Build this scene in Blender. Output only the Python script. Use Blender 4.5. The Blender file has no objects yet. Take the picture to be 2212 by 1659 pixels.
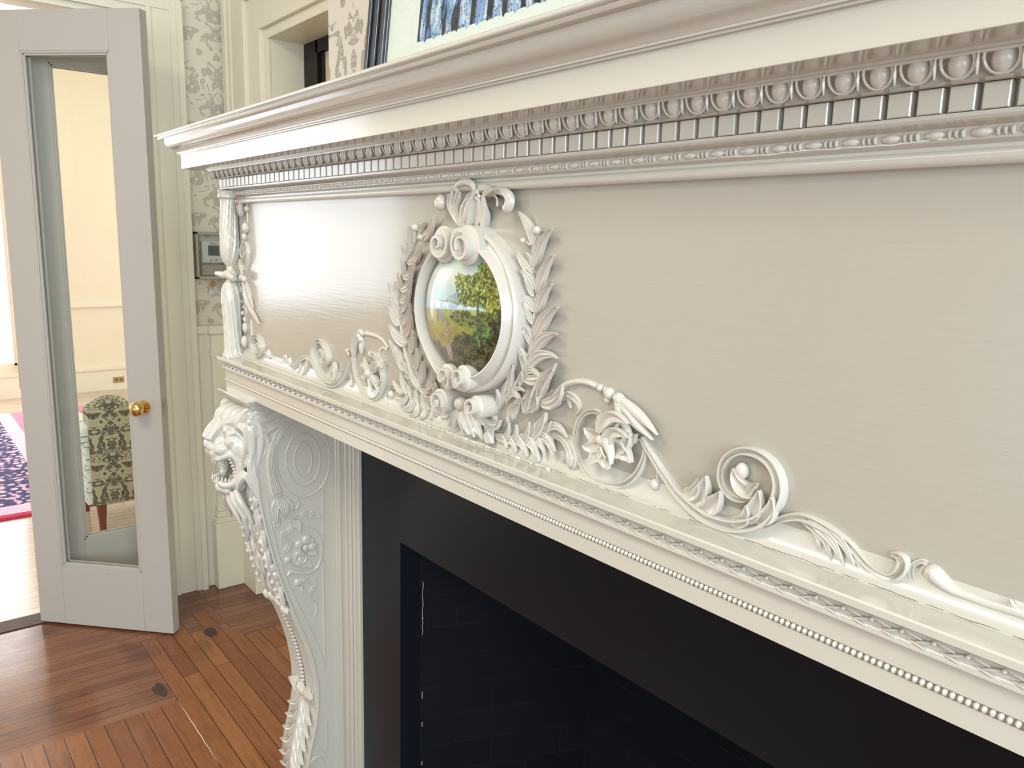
import bpy, math, random
from mathutils import Vector, Matrix, noise as mn
random.seed(4)
S = bpy.context.scene
COL = S.collection
# ------------------------------------------------------------------ camera
W_, H_, F_ = 2212., 1659., 1700.
CX, CY = W_/2, H_/2
EX = Vector((0.6244308, 0.15599515, -0.76534417))
EY = Vector((0.78066477, -0.09269225, 0.61803775))
EZ = Vector((0.02546942, -0.98339903, -0.17965981))
EYE = Vector((0, -0.66, 1.55))
def c2w(v): return Vector((EX.dot(v), EY.dot(v), EZ.dot(v)))
cam_d = bpy.data.cameras.new('camera'); cam = bpy.data.objects.new('camera', cam_d); COL.objects.link(cam)
cr, cu, cb = c2w(Vector((1,0,0))), c2w(Vector((0,-1,0))), c2w(Vector((0,0,-1)))
cam.matrix_world = Matrix(((cr.x,cu.x,cb.x,EYE.x),(cr.y,cu.y,cb.y,EYE.y),(cr.z,cu.z,cb.z,EYE.z),(0,0,0,1)))
cam_d.sensor_width = 36; cam_d.lens = F_/W_*36; cam_d.clip_start = .02; cam_d.clip_end = 60
S.camera = cam
# ------------------------------------------------------------------ world, exposure, daylight
S.view_settings.view_transform = 'Standard'; S.view_settings.look = 'None'
S.view_settings.gamma = 1; S.view_settings.use_curve_mapping = False
S.view_settings.exposure = -0.31
w = bpy.data.worlds.new('sky'); S.world = w; w.use_nodes = True
bg = w.node_tree.nodes['Background']; bg.inputs[0].default_value = (.86,.93,1,1); bg.inputs[1].default_value = 3.2
def area(name, loc, direction, sx, sy, power, color=(1,1,1)):
    d = bpy.data.lights.new(name, 'AREA'); d.shape='RECTANGLE'; d.size=sx; d.size_y=sy; d.energy=power; d.color=color
    o = bpy.data.objects.new(name, d); COL.objects.link(o); o.location = loc
    o.rotation_euler = Vector(direction).to_track_quat('-Z','Y').to_euler(); return o
# daylight entering at the windows, and an added overhead fill
area('window_light_right', (2.13,-.85,1.95), (-1,0,0), 1.6, 1.5, 120, (.68,.84,1))
area('window_light_right_far', (2.13,-3.2,1.95), (-1,0,0), 1.6, 1.5, 85, (.78,.88,1))
area('overhead_fill', (-1.3,-1.5,3.12), (0,0,-1), 1.2, .9, 58, (1,.92,.74))  # no known fixture here; added to brighten the ledge top from above
area('window_light_back', (-.5,-4.52,1.05), (0,1,0), 1.9, 1.3, 14, (.62,.80,1))
area('window_light_parlour_near', (-8.32,-.95,1.55), (1,0,0), 2.3, 2.4, 75, (1,.97,.90))
area('window_light_parlour_far', (-8.32,-3.55,1.9), (1,0,0), 2.1, 2.1, 34, (.86,.93,1))
area('window_light_parlour_side', (-6.0,3.22,1.7), (0,-1,0), 2.6, 2.2, 70, (1,.95,.85))
# ------------------------------------------------------------------ projection helpers (pixel of the photo -> point on a plane of the room)
def ray(px, py): return c2w(Vector((px-CX, py-CY, F_)))
def onY(px, py, y=0.):
    r = ray(px,py); return EYE + r*((y-EYE.y)/r.y)
def onX(px, py, x):
    r = ray(px,py); return EYE + r*((x-EYE.x)/r.x)
# ------------------------------------------------------------------ materials
MATS = {}
def nmat(name):
    m = bpy.data.materials.new(name); m.use_nodes = True; MATS[name] = m
    return m, m.node_tree.nodes, m.node_tree.links, m.node_tree.nodes['Principled BSDF']
def coords(N, L, scale=(1,1,1), rot=(0,0,0), kind='Object', loc=(0,0,0)):
    tc = N.new('ShaderNodeTexCoord'); mp = N.new('ShaderNodeMapping')
    mp.inputs['Scale'].default_value = scale; mp.inputs['Rotation'].default_value = rot; mp.inputs['Location'].default_value = loc
    L.new(tc.outputs[kind], mp.inputs[0]); return mp.outputs[0]
def bump(N, L, b, h, strength=.1, dist=.001):
    n = N.new('ShaderNodeBump'); n.inputs['Strength'].default_value = strength; n.inputs['Distance'].default_value = dist
    L.new(h, n.inputs['Height']); L.new(n.outputs[0], b.inputs['Normal']); return n
def tex_noise(N, L, vec, scale=5, detail=3, dist=0, rough=.5):
    t = N.new('ShaderNodeTexNoise'); t.inputs['Scale'].default_value = scale; t.inputs['Detail'].default_value = detail
    t.inputs['Distortion'].default_value = dist; t.inputs['Roughness'].default_value = rough; L.new(vec, t.inputs['Vector']); return t
def ramp(N, L, fac, stops, interp='LINEAR'):
    r = N.new('ShaderNodeValToRGB'); cr_ = r.color_ramp; cr_.interpolation = interp
    while len(cr_.elements) < len(stops): cr_.elements.new(.5)
    for e, (p, c) in zip(cr_.elements, stops): e.position = p; e.color = (*c, 1)
    L.new(fac, r.inputs[0]); return r.outputs[0]
def mathn(N, L, op, a, b=None, c=None):
    m = N.new('ShaderNodeMath'); m.operation = op
    for i, v in enumerate((a, b, c)):
        if v is None: continue
        if isinstance(v, (int, float)): m.inputs[i].default_value = v
        else: L.new(v, m.inputs[i])
    return m.outputs[0]
def mixc(N, L, fac, a, b, mode='MIX'):
    m = N.new('ShaderNodeMix'); m.data_type = 'RGBA'; m.blend_type = mode
    for sock, v in ((m.inputs[0], fac), (m.inputs[6], a), (m.inputs[7], b)):
        if isinstance(v, (int, float)): sock.default_value = v
        elif isinstance(v, tuple): sock.default_value = (*v, 1)
        else: L.new(v, sock)
    return m.outputs[2]
def paint(name, col, rough=.3, brush=(6,6,160), bs=.25, bd=.0006, coat=0., spec=.5):
    m, N, L, b = nmat(name)
    b.inputs['Base Color'].default_value = (*col,1); b.inputs['Roughness'].default_value = rough
    b.inputs['Coat Weight'].default_value = coat; b.inputs['Coat Roughness'].default_value = .08
    b.inputs['Specular IOR Level'].default_value = spec
    if bs:
        t = tex_noise(N, L, coords(N, L, brush), 1, 3, .4)
        t2 = tex_noise(N, L, coords(N, L, (14,14,14)), 1, 2)
        bump(N, L, b, mathn(N, L, 'ADD', t.outputs[0], mathn(N, L, 'MULTIPLY', t2.outputs[0], .8)), bs, bd)
    return m
CREAM = (.525,.492,.415)
paint('gloss_cream', CREAM, .17, (7,7,120), .28, .0007, .35)
paint('gloss_cream_carving', (.56,.52,.445), .24, (60,60,60), .15, .0005, .2)
paint('gloss_cream_panel_dimmed', (.395,.358,.295), .17, (9,60,190), .30, .0006, .4)  # same cream paint, darkened so the colour stands in for dimmer light
paint('trim_cream', (.80,.76,.61), .38, (30,30,3), .08, .0005)
paint('door_white', (.46,.43,.385), .4, (40,40,4), .05, .0004)
paint('parlour_cream', (.86,.79,.62), .7, bs=0)
paint('parlour_trim', (.88,.82,.70), .4, bs=0)
paint('ceiling_white', (.86,.84,.8), .8, bs=0)
paint('plain_wall', (.60,.56,.50), .8, bs=0)
paint('white_plastic', (.62,.63,.62), .35, bs=0)
paint('screen_grey', (.07,.10,.09), .2, bs=0)
paint('dark_mark', (.08,.08,.08), .5, bs=0)
paint('button_grey', (.33,.35,.36), .4, bs=0)
paint('dark_wood', (.012,.007,.006), .45, (3,3,60), .1, .0005, 0., .25)
paint('leg_wood', (.16,.035,.02), .3, bs=0)
paint('mat_white', (.68,.69,.66), .8, bs=0)
paint('orange_bead', (.55,.25,.05), .3, bs=0)
paint('gilt_dark', (.10,.075,.045), .35, (50,50,50), .3, .0006)
paint('crack_dark', (.12,.08,.05), .9, bs=0)
paint('crack_light', (.86,.84,.78), .4, bs=0)
paint('fluff_cream', (.74,.72,.66), .8, bs=0)
def metal(name, col, rough):
    m, N, L, b = nmat(name); b.inputs['Base Color'].default_value=(*col,1); b.inputs['Metallic'].default_value=1; b.inputs['Roughness'].default_value=rough
metal('brass', (.78,.55,.20), .14); metal('nickel', (.5,.5,.48), .3); metal('silver_frame', (.13,.135,.145), .30); metal('outlet_brass', (.55,.45,.22), .35)
# black polished slate
m, N, L, b = nmat('black_slate'); b.inputs['Roughness'].default_value=.28; b.inputs['Specular IOR Level'].default_value=.16
t = tex_noise(N, L, coords(N,L,(3,3,3)), 2, 5, .5); L.new(ramp(N,L,t.outputs[0],[(0,(.006,.008,.011)),(1,(.011,.013,.017))]), b.inputs['Base Color'])
# soot black brick of the firebox, pale mortar scratches
m, N, L, b = nmat('soot_brick'); b.inputs['Roughness'].default_value=.9; b.inputs['Specular IOR Level'].default_value=.1
br = N.new('ShaderNodeTexBrick'); br.inputs['Scale'].default_value=1; br.inputs['Brick Width'].default_value=.23; br.inputs['Row Height'].default_value=.075; br.inputs['Mortar Size'].default_value=.0014
br.inputs['Color1'].default_value=(.006,.007,.010,1); br.inputs['Color2'].default_value=(.008,.009,.012,1); br.inputs['Mortar'].default_value=(.015,.015,.018,1)
tc=N.new('ShaderNodeTexCoord'); sp=N.new('ShaderNodeSeparateXYZ'); cb_=N.new('ShaderNodeCombineXYZ'); L.new(tc.outputs['Object'],sp.inputs[0])
L.new(mathn(N,L,'ADD',sp.outputs[0],sp.outputs[1]),cb_.inputs[0]); L.new(sp.outputs[2],cb_.inputs[1]); L.new(cb_.outputs[0],br.inputs['Vector'])
nz=tex_noise(N,L,coords(N,L,(9,9,9)),1,4)
L.new(mixc(N,L,ramp(N,L,nz.outputs[0],[(.45,(0,0,0)),(.6,(1,1,1))]),(.007,.008,.011),br.outputs['Color']), b.inputs['Base Color'])
# glass pane
m, N, L, b = nmat('clear_glass'); N.remove(b)
tr=N.new('ShaderNodeBsdfTransparent'); tr.inputs[0].default_value=(.97,.985,.97,1); gl=N.new('ShaderNodeBsdfGlossy'); gl.inputs['Roughness'].default_value=.02
mx=N.new('ShaderNodeMixShader'); ge=N.new('ShaderNodeNewGeometry'); vm=N.new('ShaderNodeVectorMath'); vm.operation='DOT_PRODUCT'
L.new(ge.outputs['Normal'],vm.inputs[0]); L.new(ge.outputs['Incoming'],vm.inputs[1])
sch=mathn(N,L,'ADD',mathn(N,L,'MULTIPLY',mathn(N,L,'POWER',mathn(N,L,'SUBTRACT',1.,mathn(N,L,'ABSOLUTE',vm.outputs['Value'])),5.),.9),.03)
L.new(sch,mx.inputs[0]); L.new(tr.outputs[0],mx.inputs[1]); L.new(gl.outputs[0],mx.inputs[2]); L.new(mx.outputs[0],N['Material Output'].inputs[0])
# planks
def planks(name, rot, width, length, c1, c2, gap, rough=.22, stain=True, off=(0,0,0)):
    m, N, L, b = nmat(name)
    v = coords(N, L, (1,1,1), (0,0,rot), loc=off)
    br = N.new('ShaderNodeTexBrick'); br.offset=.37; br.inputs['Scale'].default_value=1; br.inputs['Brick Width'].default_value=length; br.inputs['Row Height'].default_value=width
    br.inputs['Mortar Size'].default_value=gap; br.inputs['Mortar Smooth'].default_value=.2; br.inputs['Bias'].default_value=-.1
    br.inputs['Color1'].default_value=(*c1,1); br.inputs['Color2'].default_value=(*c2,1); br.inputs['Mortar'].default_value=(.018,.006,.003,1)
    L.new(v, br.inputs['Vector'])
    mp = N.new('ShaderNodeMapping'); mp.inputs['Scale'].default_value=(4,60,1); L.new(v, mp.inputs[0])
    g = tex_noise(N, L, mp.outputs[0], 1.5, 5, .6, .6)
    col = mixc(N, L, .75, br.outputs['Color'], ramp(N,L,g.outputs[0],[(.25,(.45,.40,.36)),(.5,(1,1,1)),(.75,(1.25,1.15,1.0))]), 'MULTIPLY')
    if stain:
        s = tex_noise(N, L, coords(N,L,(3.2,3.2,1)), 1, 4, .3)
        col = mixc(N, L, ramp(N,L,s.outputs[0],[(.58,(0,0,0)),(.74,(.55,.55,.55))]), col, (.05,.018,.012))
        s2 = tex_noise(N, L, coords(N,L,(22,22,1)), 1, 6, .3, .7)
        col = mixc(N, L, ramp(N,L,s2.outputs[0],[(.66,(0,0,0)),(.72,(.25,.25,.25))]), col, (.36,.25,.16))
    L.new(col, b.inputs['Base Color'])
    r = tex_noise(N, L, coords(N,L,(8,8,1)), 1, 4)
    L.new(ramp(N,L,r.outputs[0],[(.3,(rough*.8,)*3),(.7,(rough*1.35,)*3)]), b.inputs['Roughness'])
    bn = bump(N, L, b, mathn(N,L,'ADD',mathn(N,L,'MULTIPLY',br.outputs['Fac'],-1.),mathn(N,L,'MULTIPLY',g.outputs[0],.25)), .35, .0012)
    return m
planks('floor_boards_cross', 0, .0565, 2.7, (.32,.125,.040), (.20,.062,.022), .0016, .27)
planks('floor_boards_long', math.pi/2, .0455, .85, (.25,.105,.055), (.17,.062,.033), .0012, .15)
planks('parlour_boards', math.pi/2, .057, .9, (.60,.47,.36), (.52,.40,.30), .001, .14, False)
# damask wallpaper: mirrored arabesques
def damask(name, axis, base, dark, px=.27, pz=.42, s=15., thr=.52, rough=.5, off=0.):
    m, N, L, b = nmat(name); b.inputs['Roughness'].default_value=rough
    tc=N.new('ShaderNodeTexCoord'); sp=N.new('ShaderNodeSeparateXYZ'); L.new(tc.outputs['Object'],sp.inputs[0])
    u = mathn(N,L,'ADD',sp.outputs[axis],off+px*40)
    uu = mathn(N,L,'ABSOLUTE',mathn(N,L,'SUBTRACT',mathn(N,L,'FRACT',mathn(N,L,'DIVIDE',u,px)),.5))
    zz = mathn(N,L,'FRACT',mathn(N,L,'DIVIDE',mathn(N,L,'ADD',sp.outputs[2],pz*10),pz))
    c=N.new('ShaderNodeCombineXYZ'); L.new(mathn(N,L,'MULTIPLY',uu,px),c.inputs[0])
    L.new(mathn(N,L,'MULTIPLY',zz,pz),c.inputs[1])
    n1=tex_noise(N,L,c.outputs[0],s,1.0,2.0)
    n2=tex_noise(N,L,c.outputs[0],s*2.6,1,1.5)
    a=mathn(N,L,'GREATER_THAN',n1.outputs[0],thr)
    # thin inner veins cut out of the motifs
    vein=mathn(N,L,'GREATER_THAN',mathn(N,L,'ABSOLUTE',mathn(N,L,'SUBTRACT',n2.outputs[0],.5)),.018)
    f=mathn(N,L,'MULTIPLY',a,vein)
    L.new(mixc(N,L,f,base,dark),b.inputs['Base Color'])
    return m
damask('wallpaper_left', 1, (.74,.69,.56), (.50,.46,.38), .26,.36,13,.50, off=.02)
damask('wallpaper_chimney', 0, (.57,.52,.45), (.31,.27,.225), .22,.40,14,.50)
damask('chair_damask', 1, (.42,.39,.28), (.06,.06,.052), .15,.27,24,.47,.8)
damask('chair_side_stripe_lit', 0, (.80,.82,.80), (.22,.26,.27), .10,.12,30,.56,.8)  # striped side fabric, its pale tone has the bright side light painted in
# rug
m, N, L, b = nmat('rug_wool'); b.inputs['Roughness'].default_value=.95
tc=N.new('ShaderNodeTexCoord'); sp=N.new('ShaderNodeSeparateXYZ'); L.new(tc.outputs['Object'],sp.inputs[0])
# distance from the rug edge (rug local: x 0..-3, y -.55..)
d1=mathn(N,L,'MULTIPLY',sp.outputs[0],-1.); d2=mathn(N,L,'ADD',sp.outputs[1],0.0)
dd=mathn(N,L,'MINIMUM',d1,d2)
vor=N.new('ShaderNodeTexVoronoi'); vor.inputs['Scale'].default_value=17; L.new(coords(N,L),vor.inputs['Vector'])
n1=tex_noise(N,L,coords(N,L),30,2,1.)
motif=ramp(N,L,vor.outputs['Distance'],[(0,(.80,.45,.50)),(.28,(.62,.50,.66)),(.34,(.05,.045,.13)),(.62,(.10,.09,.24)),(.7,(.70,.40,.52))],'CONSTANT')
field=ramp(N,L,n1.outputs[0],[(0,(.60,.16,.25)),(.47,(.75,.34,.42)),(.55,(.22,.18,.40)),(.60,(.72,.25,.33))],'CONSTANT')
pale=ramp(N,L,n1.outputs[0],[(0,(.78,.50,.62)),(.5,(.50,.46,.70)),(.58,(.82,.58,.60))],'CONSTANT')
band=lambda lo,hi: mathn(N,L,'MULTIPLY',mathn(N,L,'GREATER_THAN',dd,lo),mathn(N,L,'LESS_THAN',dd,hi))
col=mixc(N,L,band(.05,.20),(.50,.03,.08),pale)
col=mixc(N,L,band(.20,.56),col,motif)
col=mixc(N,L,band(.56,.66),col,pale)
col=mixc(N,L,band(.66,9),col,field)
L.new(col,b.inputs['Base Color'])
# vertex painted artwork
def vcol_mat(name, rough, coat=0.):
    m, N, L, b = nmat(name); a=N.new('ShaderNodeVertexColor'); a.layer_name='artwork'; L.new(a.outputs[0],b.inputs['Base Color'])
    b.inputs['Roughness'].default_value=rough; b.inputs['Coat Weight'].default_value=coat; b.inputs['Coat Roughness'].default_value=.12
    t=tex_noise(N,L,coords(N,L,(260,260,260)),1,3,.5); bump(N,L,b,t.outputs[0],.18,.0006)
vcol_mat('painted_landscape', .32, .5); vcol_mat('print_ink', .8)
# ------------------------------------------------------------------ mesh helpers
class MB:
    def __init__(s): s.v=[]; s.f=[]; s.c=None
    def add(s, vs, fs):
        o=len(s.v); s.v += [Vector(p) for p in vs]; s.f += [tuple(i+o for i in f) for f in fs]; return s
    def box(s, x0,x1,y0,y1,z0,z1):
        x0,x1=sorted((x0,x1)); y0,y1=sorted((y0,y1)); z0,z1=sorted((z0,z1))
        return s.add([(x0,y0,z0),(x1,y0,z0),(x1,y1,z0),(x0,y1,z0),(x0,y0,z1),(x1,y0,z1),(x1,y1,z1),(x0,y1,z1)],
            [(0,3,2,1),(4,5,6,7),(0,1,5,4),(1,2,6,5),(2,3,7,6),(3,0,4,7)])
    def obox(s, c, ux, hx, hy, hz):      # oriented in plan: centre, unit dir
        ux=Vector((ux[0],ux[1],0)).normalized(); uy=Vector((-ux.y,ux.x,0)); c=Vector(c)
        pts=[c+ux*a*hx+uy*b_*hy+Vector((0,0,d*hz)) for d in (-1,1) for a,b_ in ((-1,-1),(1,-1),(1,1),(-1,1))]
        return s.add(pts,[(0,3,2,1),(4,5,6,7),(0,1,5,4),(1,2,6,5),(2,3,7,6),(3,0,4,7)])
    def ell(s, c, r, n=10, m=7, rot=None):
        c=Vector(c); vs=[]; fs=[]
        for i in range(m+1):
            th=math.pi*i/m
            for j in range(n):
                ph=2*math.pi*j/n; v=Vector((r[0]*math.sin(th)*math.cos(ph), r[1]*math.sin(th)*math.sin(ph), r[2]*math.cos(th)))
                if rot is not None: v=rot@v
                vs.append(c+v)
        for i in range(m):
            for j in range(n): fs.append((i*n+j,(i+1)*n+j,(i+1)*n+(j+1)%n,i*n+(j+1)%n))
        return s.add(vs,fs)
    def tube3(s, pts, rad, n=8, cap=True):
        pts=[Vector(p) for p in pts]; vs=[]; fs=[]; k=len(pts)
        t0=(pts[1]-pts[0]).normalized(); up=Vector((0,0,1)) if abs(t0.z)<.9 else Vector((1,0,0)); nrm=t0.cross(up).normalized()
        for i,p in enumerate(pts):
            t=(pts[min(i+1,k-1)]-pts[max(i-1,0)]).normalized(); nrm=(nrm-t*nrm.dot(t)).normalized(); bn=t.cross(nrm)
            r=rad(i/(k-1)) if callable(rad) else rad
            for j in range(n):
                a=2*math.pi*j/n; vs.append(p+nrm*math.cos(a)*r+bn*math.sin(a)*r)
        for i in range(k-1):
            for j in range(n): fs.append((i*n+j,i*n+(j+1)%n,(i+1)*n+(j+1)%n,(i+1)*n+j))
        if cap: fs.append(tuple(range(n-1,-1,-1))); fs.append(tuple(range((k-1)*n,k*n)))
        return s.add(vs,fs)
    def lathe(s, c, prof, n=24, axis='z', disp=None):
        c=Vector(c); vs=[]; fs=[]
        for i,(r,z) in enumerate(prof):
            for j in range(n):
                a=2*math.pi*j/n; rr=r if disp is None else r*(1+disp(a,i/(len(prof)-1)))
                q=(rr*math.cos(a), rr*math.sin(a), z)
                if axis=='z': v=Vector(q)
                elif axis=='y': v=Vector((q[0],q[2],q[1]))
                else: v=Vector((q[2],q[0],q[1]))
                vs.append(c+v)
        for i in range(len(prof)-1):
            for j in range(n): fs.append((i*n+j,i*n+(j+1)%n,(i+1)*n+(j+1)%n,(i+1)*n+j))
        fs.append(tuple(range(n))); fs.append(tuple((len(prof)-1)*n+j for j in range(n)))
        return s.add(vs,fs)
    def build(s, name, mat, parent=None, smooth=True, angle=40, bevel=0, ref=None):
        me=bpy.data.meshes.new(name); loc=Vector((0,0,0))
        if parent is not None: loc=world_loc(parent)
        me.from_pydata([tuple(v-loc) for v in s.v],[],s.f); me.materials.append(MATS[mat])
        o=bpy.data.objects.new(name,me); COL.objects.link(o)
        if parent is not None: o.parent=parent
        import bmesh
        bm=bmesh.new(); bm.from_mesh(me); bmesh.ops.recalc_face_normals(bm,faces=bm.faces); bm.to_mesh(me); bm.free()
        if s.c is not None:
            ca=me.color_attributes.new('artwork','FLOAT_COLOR','POINT')
            for i,c in enumerate(s.c): ca.data[i].color=(*c,1)
        if bevel:
            md=o.modifiers.new('bevel','BEVEL'); md.width=bevel; md.segments=2; md.limit_method='ANGLE'
        if smooth:
            me.shade_smooth()
            me.set_sharp_from_angle(angle=math.radians(angle))
        return o
WL={}
def world_loc(o):
    l=Vector((0,0,0))
    while o is not None: l+=o.location; o=o.parent
    return l
def tag(o, label=None, cat=None, group=None, kind=None):
    if label: o['label']=label
    if cat: o['category']=cat
    if group: o['group']=group
    if kind: o['kind']=kind
    return o
def empty(name, loc, label=None, cat=None, kind=None):
    o=bpy.data.objects.new(name,None); o.empty_display_size=.05; COL.objects.link(o); o.location=loc; tag(o,label,cat,None,kind); return o
def struct(name, mb, mat, smooth=False, label=None, **k):
    o=mb.build(name,mat,None,smooth,**k); o['kind']='structure'
    if label: o['label']=label
    return o
def catmull(P, n):
    P=[tuple(map(float,p)) for p in P]; k=len(P); out=[]
    if k==2:
        return [tuple(a+(b_-a)*i/(n-1) for a,b_ in zip(P[0],P[1])) for i in range(n)]
    for i in range(n):
        t=i/(n-1)*(k-1); s_=min(int(t),k-2); f=t-s_
        p1,p2=P[s_],P[s_+1]; p0=P[s_-1] if s_>0 else tuple(2*a-b_ for a,b_ in zip(p1,p2)); p3=P[s_+2] if s_+2<k else tuple(2*b_-a for a,b_ in zip(p1,p2))
        out.append(tuple(.5*((2*b_)+(-a+c)*f+(2*a-5*b_+4*c-d)*f*f+(-a+3*b_-3*c+d)*f**3) for a,b_,c,d in zip(p0,p1,p2,p3)))
    return out
# ---- relief carving on a plane: 'Y' plane (facing -Y at y=base) or 'X' plane (facing +X at x=base)
class Front:   # curved front of the bracket: a = x, z = height
    k='Y'
    def p3(s,a,z,h): return Vector((a,cy_(z)-h,z))
class Plane:
    def __init__(s, kind, base): s.k=kind; s.b=base
    def p2(s, px, py, h=0.):
        q = onY(px,py,s.b-h) if s.k=='Y' else onX(px,py,s.b+h)
        return (q.x,q.z) if s.k=='Y' else (q.y,q.z)
    def p3(s, a, z, h): return Vector((a,s.b-h,z)) if s.k=='Y' else Vector((s.b+h,a,z))
    def sc(s, px, py):   # metres per vertical pixel
        a=s.p2(px,py-2); b_=s.p2(px,py+2); return math.hypot(a[0]-b_[0],a[1]-b_[1])/4
ROUND=[(math.cos(math.pi*(1-i/8)), math.sin(math.pi*i/8)) for i in range(9)]
CHAN=[(-1,0),(-1,.75),(-.88,1),(-.62,1),(-.42,.55),(0,.38),(.42,.55),(.62,1),(.88,1),(1,.75),(1,0)]
LEAF=[(-1,0),(-1,.62),(-.82,.78),(-.45,.42),(-.1,.5),(0,.85),(.1,.5),(.45,.42),(.82,.78),(1,.62),(1,0)]
CUP=[(-1,0),(-1,.75),(-.9,.95),(-.74,.92),(-.4,.50),(0,.36),(.4,.50),(.74,.92),(.9,.95),(1,.75),(1,0)]
RIBS=[(-1,0),(-.95,.6),(-.75,.85),(-.55,.5),(-.35,1),(-.1,.6),(.12,1.05),(.35,.55),(.58,.9),(.75,.5),(.95,.6),(1,0)]
def sweep(mb, pl, pts2, wf, hf, prof, lf=None, under=0.):
    """pts2: in-plane points; wf(t) half width m; hf(t) height m; lf(t) lift m"""
    n=len(pts2); vs=[]; m=len(prof)
    for i,(a,z) in enumerate(pts2):
        t=i/(n-1); p0=pts2[max(i-1,0)]; p1=pts2[min(i+1,n-1)]
        tx,tz=p1[0]-p0[0],p1[1]-p0[1]; l=math.hypot(tx,tz) or 1; nx,nz=-tz/l,tx/l
        W=wf(t); H=hf(t); LFT=lf(t) if lf else 0
        for u,v in prof:
            base = (-.001+under*max(0,LFT-.001)*min(1,1.4*t)) if v==0 else LFT+v*H
            vs.append(pl.p3(a+nx*u*W, z+nz*u*W, base))
    fs=[]
    for i in range(n-1):
        for j in range(m-1): fs.append((i*m+j,i*m+j+1,(i+1)*m+j+1,(i+1)*m+j))
    fs.append(tuple(range(m))); fs.append(tuple((n-1)*m+j for j in range(m)))
    mb.add(vs,fs)
def stem(mb, pl, px, w, h=.8, prof=ROUND, taper=None, n=None, lift=0., wk=None):
    """pixel path, w vertical-pixel full width; h height as factor of half width"""
    k=len(px); n=n or max(10,6*k)
    sc=[pl.sc(*p[:2]) for p in px]
    raw=[pl.p2(p[0],p[1],(.5*h*w*sc[i]*.5+lift)) for i,p in enumerate(px)]
    P=catmull(raw,n); SC=catmull([(s_,) for s_ in sc],n)
    ww=catmull([(float(x),) for x in wk],n) if wk else None
    def wf(t):
        i=min(n-1,int(round(t*(n-1)))); x=(ww[i][0] if ww else w)*SC[i][0]/2
        if taper: x*=taper(t)
        return max(x,.0004)
    sweep(mb,pl,P,wf,lambda t: wf(t)*h*(1 if prof is ROUND else 1.1),prof,lambda t: lift)
def leaf(mb, pl, base, tip, w, bend=.12, h=.7, prof=LEAF, lift=.001, tiplift=.004, mid=None, n=13, fat=.62, serr=0):
    """a single carved leaf from base pixel to tip pixel, w vertical-pixel max width"""
    s0=pl.sc(*base); hh=w*s0*.5*h
    a=Vector(pl.p2(*base,h=hh*.5+lift)); b_=Vector(pl.p2(*tip,h=hh*.5+lift+tiplift))
    if mid is not None: c=Vector(pl.p2(*mid,h=hh*.5+lift)); pts=catmull([tuple(a),tuple(c),tuple(b_)],n)
    else:
        d=b_-a; pn=Vector((-d.y,d.x)); pts=[tuple(a+d*t+pn*bend*4*t*(1-t)) for t in [i/(n-1) for i in range(n)]]
    W=w*s0/2
    def wf(t):
        x=W*max(.06,(math.sin(math.pi*min(1,t**fat))**.75 if t<.999 else .06))
        if t==0: x=W*.3
        return x*(1+serr*math.sin(t*26))
    sweep(mb,pl,pts,wf,lambda t: hh*(.55+.45*math.sin(math.pi*t)),prof,lambda t: lift+tiplift*t*t,.95)
def ball(mb, pl, p, r, flat=.9, lift=0., el=1., n=14, m=10):
    s0=pl.sc(*p); R=r*s0; a,z=pl.p2(*p,h=lift+R*flat*.4); c=pl.p3(a,z,lift+R*flat*.4)
    mb.ell(c,(R,R*flat,R*el) if pl.k=='Y' else (R*flat,R,R*el),n,m)
def spiral2(c, r0, r1, a0, a1, n, asp=1.):
    out=[]
    for i in range(n):
        t=i/(n-1); r=r0+(r1-r0)*t; a=math.radians(a0+(a1-a0)*t); out.append((c[0]+r*math.cos(a), c[1]+asp*r*math.sin(a)))
    return out
def volute(mb, pl, c, r, w, h, a0, turns=1.4, lift=0., asp=1., drum=None, ccw=1):
    """scroll: raised spiral strip on a drum; c in-plane centre"""
    pts=spiral2(c,r-w*.5,r*.18,a0,a0+ccw*360*turns,int(26*turns),asp)
    drum=h*.62 if drum is None else drum
    vs=[]; n=28
    for rr,hh in ((r*.995,-.001),(r*.995,lift+drum*.97),(r*.93,lift+drum),(r*.3,lift+drum*1.12),(.0001,lift+drum*1.15)):
        for j in range(n):
            a=2*math.pi*j/n; vs.append(pl.p3(c[0]+rr*math.cos(a),c[1]+asp*rr*math.sin(a),hh))
    fs=[(i*n+j,i*n+(j+1)%n,(i+1)*n+(j+1)%n,(i+1)*n+j) for i in range(4) for j in range(n)]
    mb.add(vs,fs)
    sweep(mb,pl,pts,lambda t:w*.5*(1-.45*t),lambda t:h*(1+.12*t),[(-1,0),(-.95,.85),(-.6,1),(.6,1),(.95,.85),(1,0)],lambda t:lift)
PY=Plane('Y',0.)
# ------------------------------------------------------------------ the room shell
XL, YB, XR_, YF, ZC = -3.40, .56, 2.2, -4.6, 3.15
YC, XC = .26, -1.89           # chimney breast face and its left corner
DO0, DO1, DOZ = -1.45, .30, 2.36   # doorway in the left wall
mb=MB(); mb.box(-2.557,XR_,YF,0,-.05,0); mb.box(-2.86,XR_,0,YB+.2,-.05,0); 
fl=struct('floor',mb,'floor_boards_cross',label='reddish brown strip wood floor with worn stains')
mb=MB(); mb.box(XL-.03,-2.557,YF,0,-.05,0); mb.box(XL-.03,-2.86,0,YB+.2,-.05,0)
o=mb.build('border_boards','floor_boards_long',fl,False)
mb=MB()
for i in range(6): # staggered ends of the border boards
    if i%2: mb.box(-2.93-.055*((6-i)//2),-2.86,.0565*i,.0565*(i+1),-.01,.0008)
    else: mb.box(-3.02-.07*(i//2),-2.86,.0565*i,.0565*(i+1),-.01,.0008)
mb.build('hearth_boards','floor_boards_cross',fl,False)
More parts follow.
